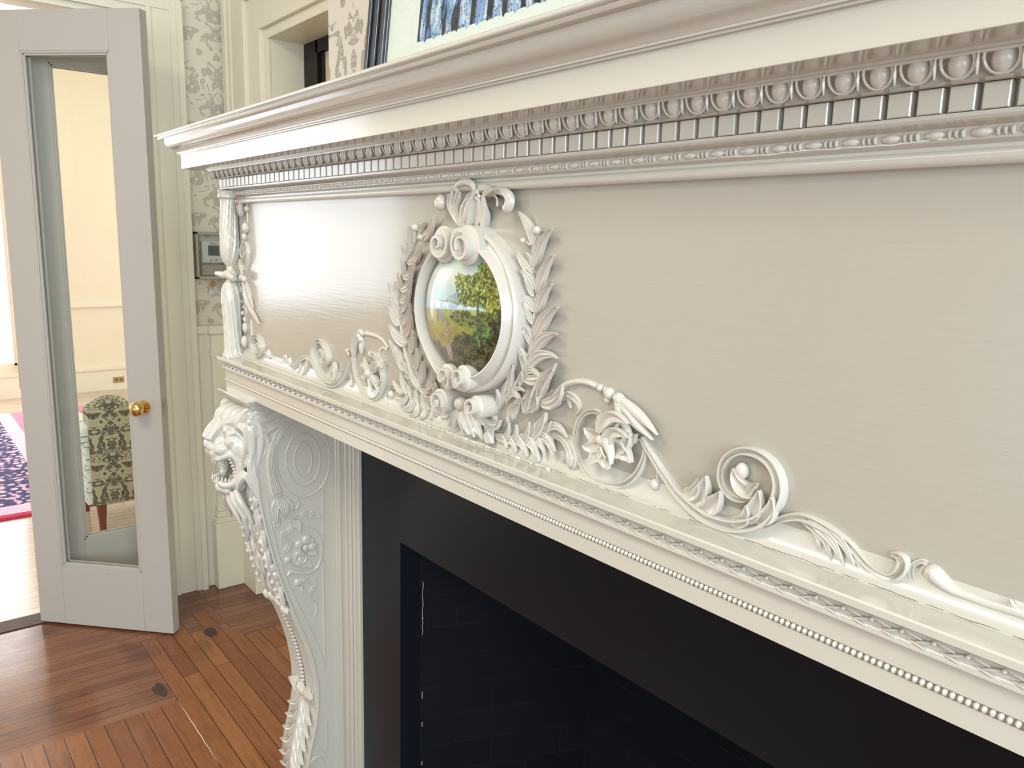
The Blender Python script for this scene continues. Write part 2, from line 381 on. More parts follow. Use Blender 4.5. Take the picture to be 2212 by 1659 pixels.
mb=MB(); mb.tube3([(-2.557+i*.02,-.0005+.0006*math.sin(i*1.7),.0006) for i in range(21)],lambda t:.0011*math.sin(math.pi*(.05+.9*t)),5); mb.build('floor_gap','crack_light',fl)
mb=MB(); 
vs=[]
for i in range(16):
    a=2*math.pi*i/16; r=(.034+random.uniform(-.006,.006)); vs.append((-2.960+r*1.15*math.cos(a),.238+r*.8*math.sin(a),.0012))
mb.add(vs,[tuple(range(16))]); 
vs=[]
for i in range(16):
    a=2*math.pi*i/16; r=(.022+random.uniform(-.006,.006)); vs.append((-2.66+r*2.*math.cos(a),-.032+r*.9*math.sin(a),.0012))
mb.add(vs,[tuple(range(16))]); paint('burn_stain',(.060,.030,.024),.5,(60,60,60),.6,.001); mb.build('burn_mark','burn_stain',fl,False)
mb=MB(); mb.box(XL-.12,XL-.02,DO0,DO1,-.03,.004); paint('threshold_oak',(.05,.022,.012),.6,bs=0); mb.build('threshold','threshold_oak',fl,False)
# left wall with doorway: wallpaper above rail, cream beneath
def wall_with_hole(axis, c0, c1, a0,a1,z1, holes, z0=0.):
    """slab between c0,c1 across axis ('x' => plane x), spanning a0..a1, with rectangular holes (a,b,zl,zh)"""
    mb=MB(); cuts=sorted(set([a0,a1]+[h for ho in holes for h in ho[:2]]))
    for p,q in zip(cuts[:-1],cuts[1:]):
        segs=[(z0,z1)]
        for (ha,hb,zl,zh) in holes:
            if p>=ha-1e-6 and q<=hb+1e-6:
                ns=[]
                for s0,s1 in segs:
                    if zl>s0: ns.append((s0,min(zl,s1)))
                    if zh<s1: ns.append((max(zh,s0),s1))
                segs=ns
        for s0,s1 in segs:
            if axis=='x': mb.box(c0,c1,p,q,s0,s1)
            else: mb.box(p,q,c0,c1,s0,s1)
    return mb
struct('wall_left', wall_with_hole('x',XL-.12,XL,YF,YB+.1,ZC,[(DO0,DO1,0,DOZ)]),'wallpaper_left',label='cream damask papered wall beside the glazed doors')
struct('wall_chimney', wall_with_hole('y',YC,YC+.5,XC,XR_,ZC,[(-1.47,-.28,0,.98)]),'wallpaper_chimney',label='damask papered chimney breast over the mantel')
WIN=(-2.985,-2.02,.95,2.26)
struct('wall_back', wall_with_hole('y',YB,YB+.129,XL,XC,ZC,[(WIN[0]-.012,WIN[1],WIN[2]-.03,WIN[3]+.012)]),'trim_cream',label='cream panelled alcove wall left of the chimney breast')
RW=(-1.7,.0,1.15,2.75); RW2=(-4.0,-2.4,1.15,2.75)
struct('wall_right', wall_with_hole('x',XR_,XR_+.12,YF,YC+.5,ZC,[RW,RW2]),'plain_wall')
struct('wall_front', wall_with_hole('y',YF-.12,YF,XL,XR_,ZC,[(-1.45,.45,.4,1.7)]),'plain_wall')
mb=MB(); mb.box(XL-.12,XR_+.12,YF-.12,YB+.34,ZC,ZC+.1); struct('ceiling',mb,'ceiling_white')
# white frames of the two windows behind the camera
mb=MB()
for nm,ya in (('window_2',-1.72),('window_6',-4.02)):
    mb=MB()
    for y in (ya,ya+.80,ya+1.60): mb.box(2.16,2.24,y,y+.05,1.13,2.78)
    for z in (1.13,1.92,2.73): mb.box(2.16,2.24,ya,ya+1.65,z,z+.05)
    struct(nm,mb,'door_white')
mb=MB()
for x in (-1.47,-.52,.42): mb.box(x,x+.05,-4.64,-4.56,.38,1.72)
for z in (.38,1.05,1.68): mb.box(-1.47,.47,-4.64,-4.56,z,z+.05)
struct('window_3',mb,'door_white')
# door casing: stepped architrave on the left wall around the doorway
mb=MB()
def step_y(mb,y0,y1,z0,z1):
    n=[(0,.18,.020),(.18,.30,.030),(.30,.72,.024),(.72,.86,.032),(.86,1,.042)]
    for a,b_,d in n: mb.box(XL-.001,XL+d,y0+(y1-y0)*a,y0+(y1-y0)*b_,z0,z1)
step_y(mb,DO1-.10,DO1+.06,0,DOZ+.06)
step_y(mb,DO0+.0,DO0-.16,0,DOZ+.06)
for a,b_,d in [(0,.18,.020),(.18,.30,.030),(.30,.72,.024),(.72,.86,.032),(.86,1,.044)]:
    mb.box(XL-.001,XL+d+.001,DO0-.16,DO1+.06,DOZ+.0+.16*a,DOZ+.16*b_)
struct('trim_1',mb,'trim_cream',label='moulded cream casing around the double doorway')
mb=MB(); mb.box(XL-.12,XL+.0,DO1-.10,DO1-.001,0,DOZ); mb.box(XL-.12,XL,DO0,DO0+.02,0,DOZ); mb.box(XL-.12,XL,DO0,DO1,DOZ-.02,DOZ)
mb.box(XL-.045,XL-.06,DO1-.12,DO1-.10,0,DOZ)
struct('trim_2',mb,'trim_cream')
# small wainscot rail + panelled pilaster at the corner
mb=MB(); mb.box(XL,XL+.03,DO1+.06,YB,1.13,1.163); mb.box(XL,XL+.018,DO1+.06,YB,0,1.13)
struct('trim_3',mb,'trim_cream',label='cream dado panelling at the corner',bevel=.004)
mb=MB()
mb.box(XL,-3.345,.415,.50,0,1.13); mb.box(XL,-3.335,.405,.51,1.13,1.165); mb.box(XL,-3.34,.41,.505,1.03,1.07)
for z0,z1,e in ((0,.30,.022),(.30,.325,.016),(.325,.35,.010),(.35,.38,.004)): mb.box(XL,-3.345+e,.415-e,.50+e,z0,z1)
struct('trim_4',mb,'trim_cream',label='narrow cream corner pilaster with a stepped base',bevel=.004)
mb=MB(); mb.box(XL+.01,XC,YB-.03,YB,0,.2); mb.box(XL+.01,XC,YB-.04,YB,.86,.93)
mb.box(-3.33,-3.18,YB-.055,YB,0,.93); mb.box(-3.15,-3.12,YB-.035,YB,.2,.86)
struct('baseboard_back',mb,'trim_cream',bevel=.003)
# alcove window casing, reveal and dark sash
mb=MB()
x0,x1,zt=-3.38,WIN[0],WIN[3]
for a,b_,d in [(0,.10,.045),(.10,.17,.035),(.17,.45,.028),(.45,.55,.036),(.55,.78,.020),(.78,.9,.028),(.9,1,.012)]:
    xa,xb=x0+(x1-x0)*a,x0+(x1-x0)*b_
    ztop=zt+.36*(1-a)
    mb.box(xa,xb,YB-d,YB,.93,ztop)
    zb0,zb1=zt+.36*(1-b_),zt+.36*(1-a)
    mb.box(xa,XC,YB-d-.0005,YB,zb0,zb1)
struct('trim_5',mb,'trim_cream',label='deep moulded cream casing around the alcove window',bevel=.002)
wr=empty('window_1',(WIN[0],YB,WIN[2]),None,None,'structure')
mb=MB(); d=.13
mb.box(WIN[0]-.012,WIN[0],YB,YB+d,WIN[2],WIN[3]); mb.box(WIN[0]-.01,WIN[1],YB,YB+d,WIN[3],WIN[3]+.012); mb.box(WIN[0],WIN[1],YB-.03,YB+d,WIN[2]-.03,WIN[2])
mb.build('window_reveal','trim_cream',wr,False)
mb=MB(); mb.box(WIN[0]-.05,WIN[0]+.115,YB+d-.0,YB+d+.05,WIN[2]-.05,WIN[3]+.03); mb.box(WIN[0]+.10,WIN[1]+.05,YB+d,YB+d+.05,WIN[3]-.045,WIN[3]+.03); mb.box(WIN[0]+.10,WIN[0]+.15,YB+d+.012,YB+d+.06,WIN[2]-.05,WIN[3]-.045)
mb.build('window_sash','dark_wood',wr,False)
mb=MB(); mb.box(WIN[0]+.148,WIN[1]+.05,YB+d+.016,YB+d+.020,WIN[2]-.05,WIN[3]-.046); paint('shade_buff',(.62,.55,.40),.7,bs=0); mb.build('roller_shade','shade_buff',wr,False)
# ------------------------------------------------------------------ the parlour beyond the doorway
PX=-8.4
mb=MB(); mb.box(PX,XL-.12,-5,3.3,-.05,0); struct('floor_parlour',mb,'parlour_boards',label='honey coloured boards of the sunlit next room')
PW=[(-2.15,.28,.30,2.75),(-4.7,-2.45,.70,3.0)]
struct('wall_parlour_far',wall_with_hole('x',PX-.12,PX,-5,3.3,ZC,PW),'parlour_cream',label='pale yellow far wall of the next room')
struct('wall_parlour_side',wall_with_hole('y',3.3,3.42,PX,XL-.12,ZC,[(-7.4,-4.7,.6,2.8)]),'parlour_cream')
mb=MB(); mb.box(PX,XL-.12,-5.12,-5,0,ZC); struct('wall_parlour_near',mb,'parlour_cream')
mb=MB(); mb.box(PX,XL-.12,-5,3.3,ZC,ZC+.1); struct('ceiling_parlour',mb,'ceiling_white')
mb=MB(); mb.box(XL-.15,XL-.12,-5,DO0-.02,0,ZC); mb.box(XL-.15,XL-.12,DO1,3.3,0,ZC); mb.box(XL-.15,XL-.12,DO0-.02,DO1,DOZ,ZC); struct('wall_parlour_door',mb,'parlour_cream')
mb=MB()
for z0,z1,dx in ((0,.205,.02),(.205,.235,.035),(.82,.85,.03),(.85,.875,.018)):
    mb.box(PX,PX+dx,.28 if z0>.3 else -5,3.3,z0,z1)
mb.box(PX,PX+.05,.30,.36,.235,2.85)
struct('baseboard_parlour',mb,'parlour_trim',label='cream chair rail and baseboard of the next room')
def sash(name,y0,y1,z0,z1,cols,rows):
    mb=MB()
    for i in range(cols+1):
        y=y0+(y1-y0)*i/cols; mb.box(PX-.08,PX-.03,y-.02,y+.02,z0,z1)
    for i in range(rows+1):
        z=z0+(z1-z0)*i/rows; mb.box(PX-.08,PX-.03,y0,y1,z-.02,z+.02)
    struct(name,mb,'parlour_trim')
sash('window_4',*PW[0],2,1); sash('window_5',*PW[1],2,2)
# outlet
ot=empty('wall_outlet',(PX,1.11,.07),'brass two-socket outlet plate low on the pale yellow far wall','outlet')
mb=MB(); mb.box(PX+.02,PX+.026,1.065,1.165,.068,.128); mb.build('cover_plate','outlet_brass',ot,bevel=.002)
for y in (1.095,1.137):
    mb=MB(); mb.lathe((PX+.025,y,.098),[(.013,0),(.013,.004),(.010,.005)],14,'x'); mb.build('socket','dark_mark',ot)
# rug
ru=MB(); ru.box(-7.66,-4.83,-.55,2.6,.001,.012); r_=ru.v
rg=empty('patterned_rug',(-4.83,-.55,0),'pink and navy bordered oriental rug lying in the next room','rug')
o=MB(); o.v=ru.v; o.f=ru.f; o.build('rug_pile','rug_wool',rg,False)
mb=MB(); mb.box(-7.67,-4.815,-.565,2.6,.0005,.008); paint('rug_binding',(.45,.02,.07),.9,bs=0); mb.build('rug_edge','rug_binding',rg,False)
# armchair seen through the glass, back towards us
ac=empty('wing_chair',(-4.55,.5,0),'high-backed armchair in dark damask seen through the door glass','armchair')
mb=MB(); n=30; zt=[]
y0,y1=.10,.88
for i in range(n+1):
    t=i/n; y=y0+(y1-y0)*t
    z=.675+.045*math.sin(math.pi*min(1,t/.27))*(1 if t<.27 else 0)+(.05*math.sin(math.pi*(t-.27)/.73) if t>=.27 else 0)
    zt.append((y,z))
vs=[];fs=[]
for (y,z) in zt:
    for (x,zz) in ((-4.31,.16),(-4.30,.42),(-4.31,z-.05),(-4.325,z-.015),(-4.36,z),(-4.42,z-.02),(-4.44,z-.08),(-4.40,.42),(-4.40,.16)): vs.append((x,y,zz))
m_=9
for i in range(n):
    for j in range(m_-1): fs.append((i*m_+j,i*m_+j+1,(i+1)*m_+j+1,(i+1)*m_+j))
    fs.append((i*m_+m_-1,i*m_,(i+1)*m_,(i+1)*m_+m_-1))
fs.append(tuple(range(m_))); fs.append(tuple(n*m_+j for j in range(m_)))
mb.add(vs,fs); mb.build('backrest','chair_damask',ac)
for yy in (.105,.875):
    mb=MB(); sg=1 if yy<.5 else -1
    mb.box(-4.79,-4.33,yy-.03,yy+.03,.16,.50); mb.tube3([(-4.33,yy,.52),(-4.55,yy,.53),(-4.78,yy,.52)],.055,14); mb.build('armrest','chair_side_stripe_lit',ac,bevel=.01)
mb=MB(); mb.box(-4.78,-4.36,.14,.84,.15,.33); mb.build('seat','chair_damask',ac,bevel=.02)
mb=MB(); mb.box(-4.77,-4.40,.15,.83,.33,.44); mb.build('seat_cushion','chair_damask',ac,bevel=.03)
for x in (-4.34,-4.75):
    for y in (.14,.83):
        mb=MB(); mb.lathe((x,y,0),[(.016,0),(.018,.06),(.026,.15),(.03,.17)],12); mb.build('leg','leg_wood',ac)
# ------------------------------------------------------------------ glazed doors
def door_leaf(name, hinge, direction, width, label, knob=True, glass_mode='door_white', z1=2.29, zb=.25, zt=2.155, st=(.11,.12)):
    hx,hy=hinge; u=Vector((direction[0],direction[1],0)).normalized(); nrm=Vector((u.y,-u.x,0))
    r=empty(name,(hx,hy,0),label,None,'structure')
    th=.021
    def obx(mb,a0,a1,z0,z1_,t=th,off=0):
        c=Vector((hx,hy,0))+u*(a0+a1)/2+nrm*off; c.z=(z0+z1_)/2; mb.obox(c,u,(a1-a0)/2,t,(z1_-z0)/2)
    for a0,a1 in ((0,st[0]),(width-st[1],width)):
        mb=MB(); obx(mb,a0,a1,.008,z1); mb.build('stile',glass_mode,r,bevel=.0015)
    mb=MB(); obx(mb,st[0],width-st[1],zt,z1); mb.build('top_rail',glass_mode,r,bevel=.001)
    mb=MB(); obx(mb,st[0],width-st[1],.008,zb); mb.build('bottom_rail',glass_mode,r,bevel=.001)
    mb=MB(); a,b_=st[0],width-st[1]
    for s_ in (-1,1):
        for q,(e,t_) in enumerate(((.007,.005),(.014,.010))):
            o_=s_*(th-.004-.005*q-.001)
            obx(mb,a,a+e,zb,zt,.004,o_); obx(mb,b_-e,b_,zb,zt,.004,o_); obx(mb,a,b_,zb,zb+e,.004,o_); obx(mb,a,b_,zt-e,zt,.004,o_)
    mb.build('glazing_bead',glass_mode,r,bevel=.001)
    mb=MB(); obx(mb,a-.003,b_+.003,zb-.003,zt+.003,.0022); mb.build('glass_pane','clear_glass',r,False)
    if knob:
        kc=Vector((hx,hy,.91))+u*(width-.065)
        for s_ in (1,-1):
            mb=MB(); prof=[(.024,0),(.024,.004),(.012,.007),(.009,.02),(.010,.028),(.020,.034),(.027,.046),(.027,.056),(.020,.066),(.006,.071)]
            vs=[];fs=[];n=20
            for (rr,d) in prof:
                for j in range(n):
                    an=2*math.pi*j/n; vs.append(kc+nrm*s_*(th+d)+u*rr*math.cos(an)+Vector((0,0,rr*math.sin(an))))
            for i in range(len(prof)-1):
                for j in range(n): fs.append((i*n+j,i*n+(j+1)%n,(i+1)*n+(j+1)%n,(i+1)*n+j))
            fs.append(tuple((len(prof)-1)*n+j for j in range(n)))
            mb.add(vs,fs); o_=mb.build('door_knob','brass',r); o_['label']='round polished brass knob'
        mb=MB(); c=Vector((hx,hy,.91))+u*(width+.0008); mb.obox(c,u,.001,.0105,.029); lp=mb.build('latch_plate','nickel',r,False)
        mb=MB(); c=Vector((hx,hy,.912))+u*(width+.004); mb.obox(c,u,.006,.006,.008); mb.build('latch_bolt','nickel',lp,False)
    return r
A=Vector((-3.445,-.259)); B=Vector((-3.032,.131))
door_leaf('door_1',A,(B-A),(B-A).length,'folded glazed door leaf standing open with a brass knob')
door_leaf('door_2',Vector((-3.475,-.235)),(0,1),.50,'second glazed door leaf standing behind the folded one',knob=False,zb=.30,zt=2.15,st=(.14,.10))
# hinge between the leaves
mb=MB(); mb.lathe((-3.452,-.268,1.0),[(.006,-.05),(.006,.05)],10); hg=mb.build('door_hinge','nickel',bpy.data.objects['door_1'])
# ------------------------------------------------------------------ thermostat in its clear lock box
th_=empty('thermostat',(XL,.43,1.36),'white thermostat with a small grey screen inside a clear lock box','thermostat')
mb=MB(); mb.box(XL,XL+.006,.375,.515,1.358,1.552); mb.build('box_backplate','gilt_dark',th_,False) if False else None
mb=MB()
for (a,b_,c,d) in ((.375,.385,1.358,1.552),(.505,.515,1.358,1.552),(.375,.515,1.358,1.37),(.375,.515,1.54,1.552)): mb.box(XL,XL+.035,a,b_,c,d)
m,N,L,b=nmat('smoky_plastic'); b.inputs['Base Color'].default_value=(.40,.36,.30,1); b.inputs['Roughness'].default_value=.2
mb.build('lock_box_rim','smoky_plastic',th_,bevel=.002)
mb=MB(); mb.box(XL+.001,XL+.028,.400,.505,1.425,1.515); tb=mb.build('thermostat_body','white_plastic',th_,bevel=.003)
mb=MB(); mb.box(XL+.027,XL+.030,.425,.470,1.455,1.497); mb.build('screen','screen_grey',tb,False)
for y in (.434,.456):
    mb=MB(); mb.lathe((XL+.027,y,1.436),[(.005,0),(.005,.003),(.003,.004)],12,'x'); mb.build('button','button_grey',tb)
mb=MB()
for i in range(5): mb.box(XL+.0275,XL+.0285,.433+i*.006,.437+i*.006,1.504,1.507)
mb.build('maker_mark','dark_mark',tb,False)
mb=MB(); mb.box(XL+.033,XL+.035,.385,.505,1.37,1.54); mb.build('clear_cover','clear_glass',th_,False)
mb=MB(); mb.box(XL+.001,XL+.018,.40,.505,1.372,1.418); mb.build('lower_housing','smoky_plastic',th_,bevel=.003)
hc=empty('hanging_key_charm',(XL,.442,1.30),'amber bead and pearly disc hanging under the thermostat box','charm')
mb=MB(); mb.ell((XL+.010,.442,1.337),(.008,.008,.013)); mb.build('bead','orange_bead',hc)
mb=MB(); mb.ell((XL+.008,.440,1.300),(.005,.014,.015)); mb.build('disc','white_plastic',hc)
mb=MB(); mb.tube3([(XL+.008,.442,1.358),(XL+.009,.442,1.33),(XL+.008,.441,1.31)],.0012,6); mb.build('cord','nickel',hc)
# ------------------------------------------------------------------ the carved mantelpiece
WL_, WR_ = -1.836, .076     # body ends
MT=empty('mantelpiece',(-.88,.26,0),'large carved cream mantelpiece with an oval painted medallion and lion brackets','fireplace mantel')
def mould(name, prof, mat, yw=.26, angle=35, ret=True):
    vs=[];fs=[]
    for e,z in prof:
        vs += [(WL_-e,yw,z),(WL_-e,-e,z),(WR_+e,-e,z),(WR_+e,yw,z)]
    for i in range(len(prof)-1):
        for j in range(3): fs.append((4*i+j,4*i+j+1,4*i+4+j+1,4*i+4+j))
    mb=MB(); mb.add(vs,fs); return mb.build(name,mat,MT,True,angle)
def arc(c, r, a0, a1, n=8, ry=None):
    ry=ry or r
    return [(c[0]+r*math.cos(math.radians(a0+(a1-a0)*i/n)), c[1]+ry*math.sin(math.radians(a0+(a1-a0)*i/n))) for i in range(n+1)]
crown=[(-.33,1.767),(.128,1.767)]+arc((.1325,1.7628),.0035,90,-60,5)+[(.1305,1.7585),(.1312,1.7565),(.1292,1.7538),(.1195,1.7532),(.1190,1.7505)]
crown+=[(.1183,1.7470),(.1165,1.7430),(.1135,1.7390),(.1098,1.7362),(.1060,1.7345),(.1030,1.7325),(.1008,1.7300),(.0992,1.7275),(.0985,1.7270),(.0985,1.7250),(.0955,1.7245),(.0952,1.7225),(.0917,1.7218),(.0917,1.6912),(.0912,1.6907),(.050,1.6907)]
mould('shelf_crown',crown,'gloss_cream')
ov=[(.050,1.6907),(.050,1.6885),(.0465,1.6883),(.0462,1.6865)]+[(.0410,1.6862),(.0375,1.6835),(.0358,1.6795),(.0352,1.6750),(.0365,1.6722),(.0395,1.6716)]
ov+=[(.0420,1.6708),(.0400,1.6702),(.0185,1.6702),(.0185,1.6505),(.0285,1.6505),(.0285,1.6475),(.0262,1.6455),(.0235,1.6445),(.0190,1.6436),(.0140,1.6430),(.0125,1.6420),(.0120,1.6376),(.0118,1.6333),(.0125,1.6325),(.0100,1.6310),(.0072,1.6295),(.0068,1.6270)]
ov+=arc((.0062,1.6205),.0062,85,-90,8)+[(.0,1.6142),(-.001,1.614)]
mould('bed_moulding',ov,'gloss_cream')
# egg and dart
mb=MB(); P_=.0290; x=-1.862; k=0
def ovo(a):   # point on the ovolo face, a 0 top..1 bottom
    an=math.radians(78-85*a); return (.0355+.0105*math.cos(an),1.6740+.0125*math.sin(an))
while x<WR_:
    mb.ell((x,-.0392,1.6818),(.0086,.0066,.0104),12,9,Matrix.Rotation(.18,3,'X'))
    pts=[]
    for i in range(13):
        a=math.radians(-20+220*i/12); dx=.0116*math.cos(a); dz=-.0120*math.sin(a)
        z=1.6835+dz*.98; z=min(z,1.6880); q=(z-1.672)/.016; pts.append((x+dx,-(.0400+.0052*max(0,q)),z))
    mb.tube3(pts,.0012,6,False)
    xd=x+P_/2; mb.tube3([(xd,-(.0462),1.6872),(xd,-.0462,1.680),(xd,-.0445,1.6725)],lambda t:.0007+.0009*math.sin(math.pi*t),5)
    x+=P_; k+=1
mb.build('egg_and_dart_band','gloss_cream_carving',MT)
mb=MB(); x=-1.8635; DP=.0230
while x<WR_+.02:
    w_=.0182; z0,z1=1.6512,1.6696; y0,y1=-.0182,-.0288; b_=.0008
    mb.add([(x,y0,z0),(x+w_,y0,z0),(x+w_,y0,z1),(x,y0,z1),(x,y1+b_,z0),(x+w_,y1+b_,z0),(x+w_,y1+b_,z1),(x,y1+b_,z1),(x+b_,y1,z0+b_),(x+w_-b_,y1,z0+b_),(x+w_-b_,y1,z1-b_),(x+b_,y1,z1-b_)],
       [(0,1,5,4),(1,2,6,5),(2,3,7,6),(3,0,4,7),(4,5,9,8),(5,6,10,9),(6,7,11,10),(7,4,8,11),(8,9,10,11)])
    x+=DP
mb.build('dentil_band','gloss_cream',MT,False)
mb=MB(); x=-1.80
while x<WR_:
    for d in (0,.0048,.0096): mb.ell((x+d,-.0128,1.6376),(.0015,.0036,.0036),6,6)
    mb.ell((x+.0220,-.0122,1.6376),(.0088,.0038,.0038),8,7)
    x+=.0338
mb.build('bead_and_reel_band','gloss_cream_carving',MT)
# body with the frieze panel
mb=MB(); mb.box(WL_,WR_,0,.26,1.2,1.69); mb.build('frieze_panel','gloss_cream_panel_dimmed',MT,False)
ledge=[(-.001,1.2930),(.0006,1.2850),(.0022,1.2775),(.0050,1.2712),(.0090,1.2668),(.0125,1.2650),(.0130,1.2640),(.0440,1.2622),(.0456,1.2606),(.0456,1.2545),(.0430,1.2530),(.0405,1.2522),(.0385,1.2505),(.0350,1.2485),(.0332,1.2445),(.0335,1.2400),(.0355,1.2368),(.0375,1.2358),(.0375,1.2342),(.0350,1.2332),(.0335,1.2318),(.0309,1.2312),(.0309,1.2108),(.0285,1.2100),(.0285,1.2040),(.0305,1.2034),(.0305,1.1840),(-.20,1.1840)]
mould('ledge_moulding',ledge,'gloss_cream')
mb=MB(); x=WL_-.03
while x<WR_+.03:
    mb.ell((x,-.0302,1.2071),(.00265,.0034,.0031),7,6); x+=.0058
mb.build('beaded_string','gloss_cream_carving',MT)
mb=MB(); x=WL_-.03; i=0
while x<WR_+.03:
    R1=Matrix.Rotation(math.radians(14),3,'Y'); R2=Matrix.Rotation(math.radians(-20),3,'Y')
    mb.ell((x,-.0345,1.2460),(.0095,.0024,.0016),8,6,R1)
    mb.ell((x+.009,-.0348,1.2425),(.0090,.0024,.0014),8,6,R2)
    mb.ell((x+.018,-.0358,1.2455),(.0020,.0020,.0020),7,6)
    mb.ell((x+.0070,-.0352,1.2388),(.0100,.0018,.0011),7,6,R1)
    x+=.0080
    x+=.0172
mb.build('carved_leaf_string','gloss_cream_carving',MT)
# hairline cracks in the paint
mb=MB(); x=-.72; pts=[]
while x<-.1:
    pts.append((x,-.0122-random.uniform(0,.001),1.2648+random.uniform(-.0003,.0005))); x+=random.uniform(.004,.012)
for i in range(0,len(pts)-4,4):
    if random.random()<.82: mb=MB(); mb.tube3(pts[i:i+5],.00028,4); mb.build('paint_crack','crack_dark',MT)
mb=MB(); pts=[]; x=-.50
while x<-.27:
    pts.append((x,-.0125-.0004,1.6335+.0006*math.sin(x*60)+random.uniform(-.0005,.0005))); x+=.008
mb.tube3(pts,.0005,4); mb.build('caulk_crack','crack_light',MT)
# caulk bead along the carved foot of the medallion
mb=MB(); x=-1.06
while x<-.72:
    mb.ell((x,-.012-random.random()*.003,1.2650),(random.uniform(.002,.006),.004,random.uniform(.0012,.003)),6,5); x+=random.uniform(.003,.006)
mb.build('caulk_line','gloss_cream_carving',MT)
# ---------------- carved ornament on the frieze
CM='gloss_cream_carving'
# panel frame turning down at the left end, with the hanging drop
mb=MB(); mb.tube3([(-1.770,-.0062,1.6205),(-1.783,-.0062,1.6200),(-1.791,-.0062,1.6165),(-1.796,-.0065,1.608),(-1.795,-.0065,1.596),(-1.790,-.008,1.592),(-1.786,-.008,1.597)],.0060,8)
mb.build('corner_scroll',CM,MT)
mb=MB()
ball(mb,PY,(533.5,451),7,.9); stem(mb,PY,[(533.5,440),(533.8,464),(534.7,482)],5,.9,taper=lambda t:1.2-.7*t)
ball(mb,PY,(531,492),9.5,.9,el=1.25); ball(mb,PY,(528.7,511),7,.9,el=1.2)
stem(mb,PY,[(527,519),(536,535),(536,565),(531,595)],9,1.,CHAN,taper=lambda t:.5+.7*math.sin(math.pi*t))
stem(mb,PY,[(527,519),(519,535),(518,552),(524,556),(528,546)],6,1.)
stem(mb,PY,[(520,556),(519,575),(522,597)],8,.9,taper=lambda t:.4+.6*t)
for a in ((513,590),(515,603),(522,600),(528,603)): ball(mb,PY,a,8,.9)
ball(mb,PY,(507,598),5,1)
leaf(mb,PY,(522,606),(558,700),19,.0,.45,RIBS,mid=(533,650)); leaf(mb,PY,(527,603),(545,665),11,.0,.6)
ball(mb,PY,(520,625),6,.8,el=1.4)
for (c,w_,h_) in (((521,651),8,15),((524,676),8,13)):
    stem(mb,PY,[(c[0]+w_*math.cos(math.radians(a)),c[1]-h_*math.sin(math.radians(a))) for a in range(0,361,30)],5,1.,n=26)
    ball(mb,PY,c,5,.8)
ball(mb,PY,(529,690),4,.9,el=1.6); ball(mb,PY,(530,708),8,.8,el=1.4); stem(mb,PY,[(524,700),(518,714),(520,728),(530,730)],5,1.)
ball(mb,PY,(528.5,738),10,.8,el=1.3); stem(mb,PY,[(542,690),(543,720),(545,742)],6,1.)
mb.build('hanging_drop',CM,MT)
mb=MB()
stem(mb,PY,[(550,762),(546,742),(550,728),(558,727),(566,742),(566,757),(558,768),(552,764)],9,2.,CHAN,n=36)
stem(mb,PY,[(551,745),(556,742),(558,752)],6,1.); stem(mb,PY,[(562,768),(570,762),(576,764),(573,775)],6,1.)
stem(mb,PY,[(577,762),(580,758),(584,768),(594,777),(606,782),(618,783)],8,1.,taper=lambda t:1-.3*t); ball(mb,PY,(582,766),8,.8,el=1.2)
stem(mb,PY,[(612,784),(613,771),(617,770),(619,782)],6,1.1); ball(mb,PY,(627.5,782),7,.8,el=1.5)
stem(mb,PY,[(632,798),(642,787),(651,776),(662,772),(672,779),(680,790)],9,1.,CHAN)
leaf(mb,PY,(662,776),(652,811),13,.1,.7); leaf(mb,PY,(648,784),(641,808),8,.1,.7)
mb.build('end_scroll',CM,MT)
# left running scroll
mb=MB()
stem(mb,PY,[(759,775),(752,797),(742,815),(729,829),(714,830),(700,818),(688,796),(680,772),(679,752),(684,739),(693,737),(702,746),(709,764),(710,779),(704,788),(696,787),(689,776)],9,2.2,CHAN,n=90,wk=[5,7,9,10,12,12,11,10,9,8,9,10,10,8,6,4])
stem(mb,PY,[(686,762),(692,756),(697,770),(694,780)],7,1.)
leaf(mb,PY,(714,824),(719,782),26,-.1,.8,CUP); leaf(mb,PY,(727,824),(740,800),20,.1,.8,CUP); leaf(mb,PY,(706,806),(714,822),10,.1,.8)
ball(mb,PY,(722,800),10,.7)
stem(mb,PY,[(762,768),(757,800),(752,812)],4.5,1.); ball(mb,PY,(759,828),6.5,.9,el=1.3); stem(mb,PY,[(762,775),(757,806),(759,824)],4,1.)
stem(mb,PY,[(837,752),(828,738),(815,727),(800,722),(790,720)],9,1.,taper=lambda t:.7+.5*t)
ball(mb,PY,(784,720),6.5,1.); ball(mb,PY,(779,716),6,1.); ball(mb,PY,(781,733),8,.9); ball(mb,PY,(777,726),8,.9)
leaf(mb,PY,(776,723),(761,770),24,-.22,.9,RIBS); leaf(mb,PY,(781,733),(779,764),14,-.1,.9); leaf(mb,PY,(768,735),(752,762),10,-.1,.9)
for a in ((751,757),(754,764),(757,756)): ball(mb,PY,a,5,1.)
stem(mb,PY,[(802,762),(812,768),(820,782),(827,804),(828,826),(823,848),(812,861),(798,862),(783,846),(772,822),(765,797),(763,772)],9.5,2.2,CHAN,n=60,taper=lambda t:1.1-.4*t)
ball(mb,PY,(802,764),8,.9)
stem(mb,PY,[(836,757),(827,751),(819,760),(820,774),(827,780),(834,777)],6,1.,n=26,taper=lambda t:1.1-.4*t)
for b_,t_,w_,bd in (((797,802),(784,772),12,.2),((797,800),(812,772),16,-.2),((799,804),(822,795),18,.2),((800,808),(820,823),18,-.2),((797,812),(815,848),17,.15),((794,812),(800,846),13,0),((790,808),(777,812),11,.2),((789,800),(775,786),10,-.2)): leaf(mb,PY,b_,t_,w_,bd,.8,LEAF,.006,.003)
ball(mb,PY,(796,806),10,.9,.004)
mb.build('running_scroll',CM,MT)
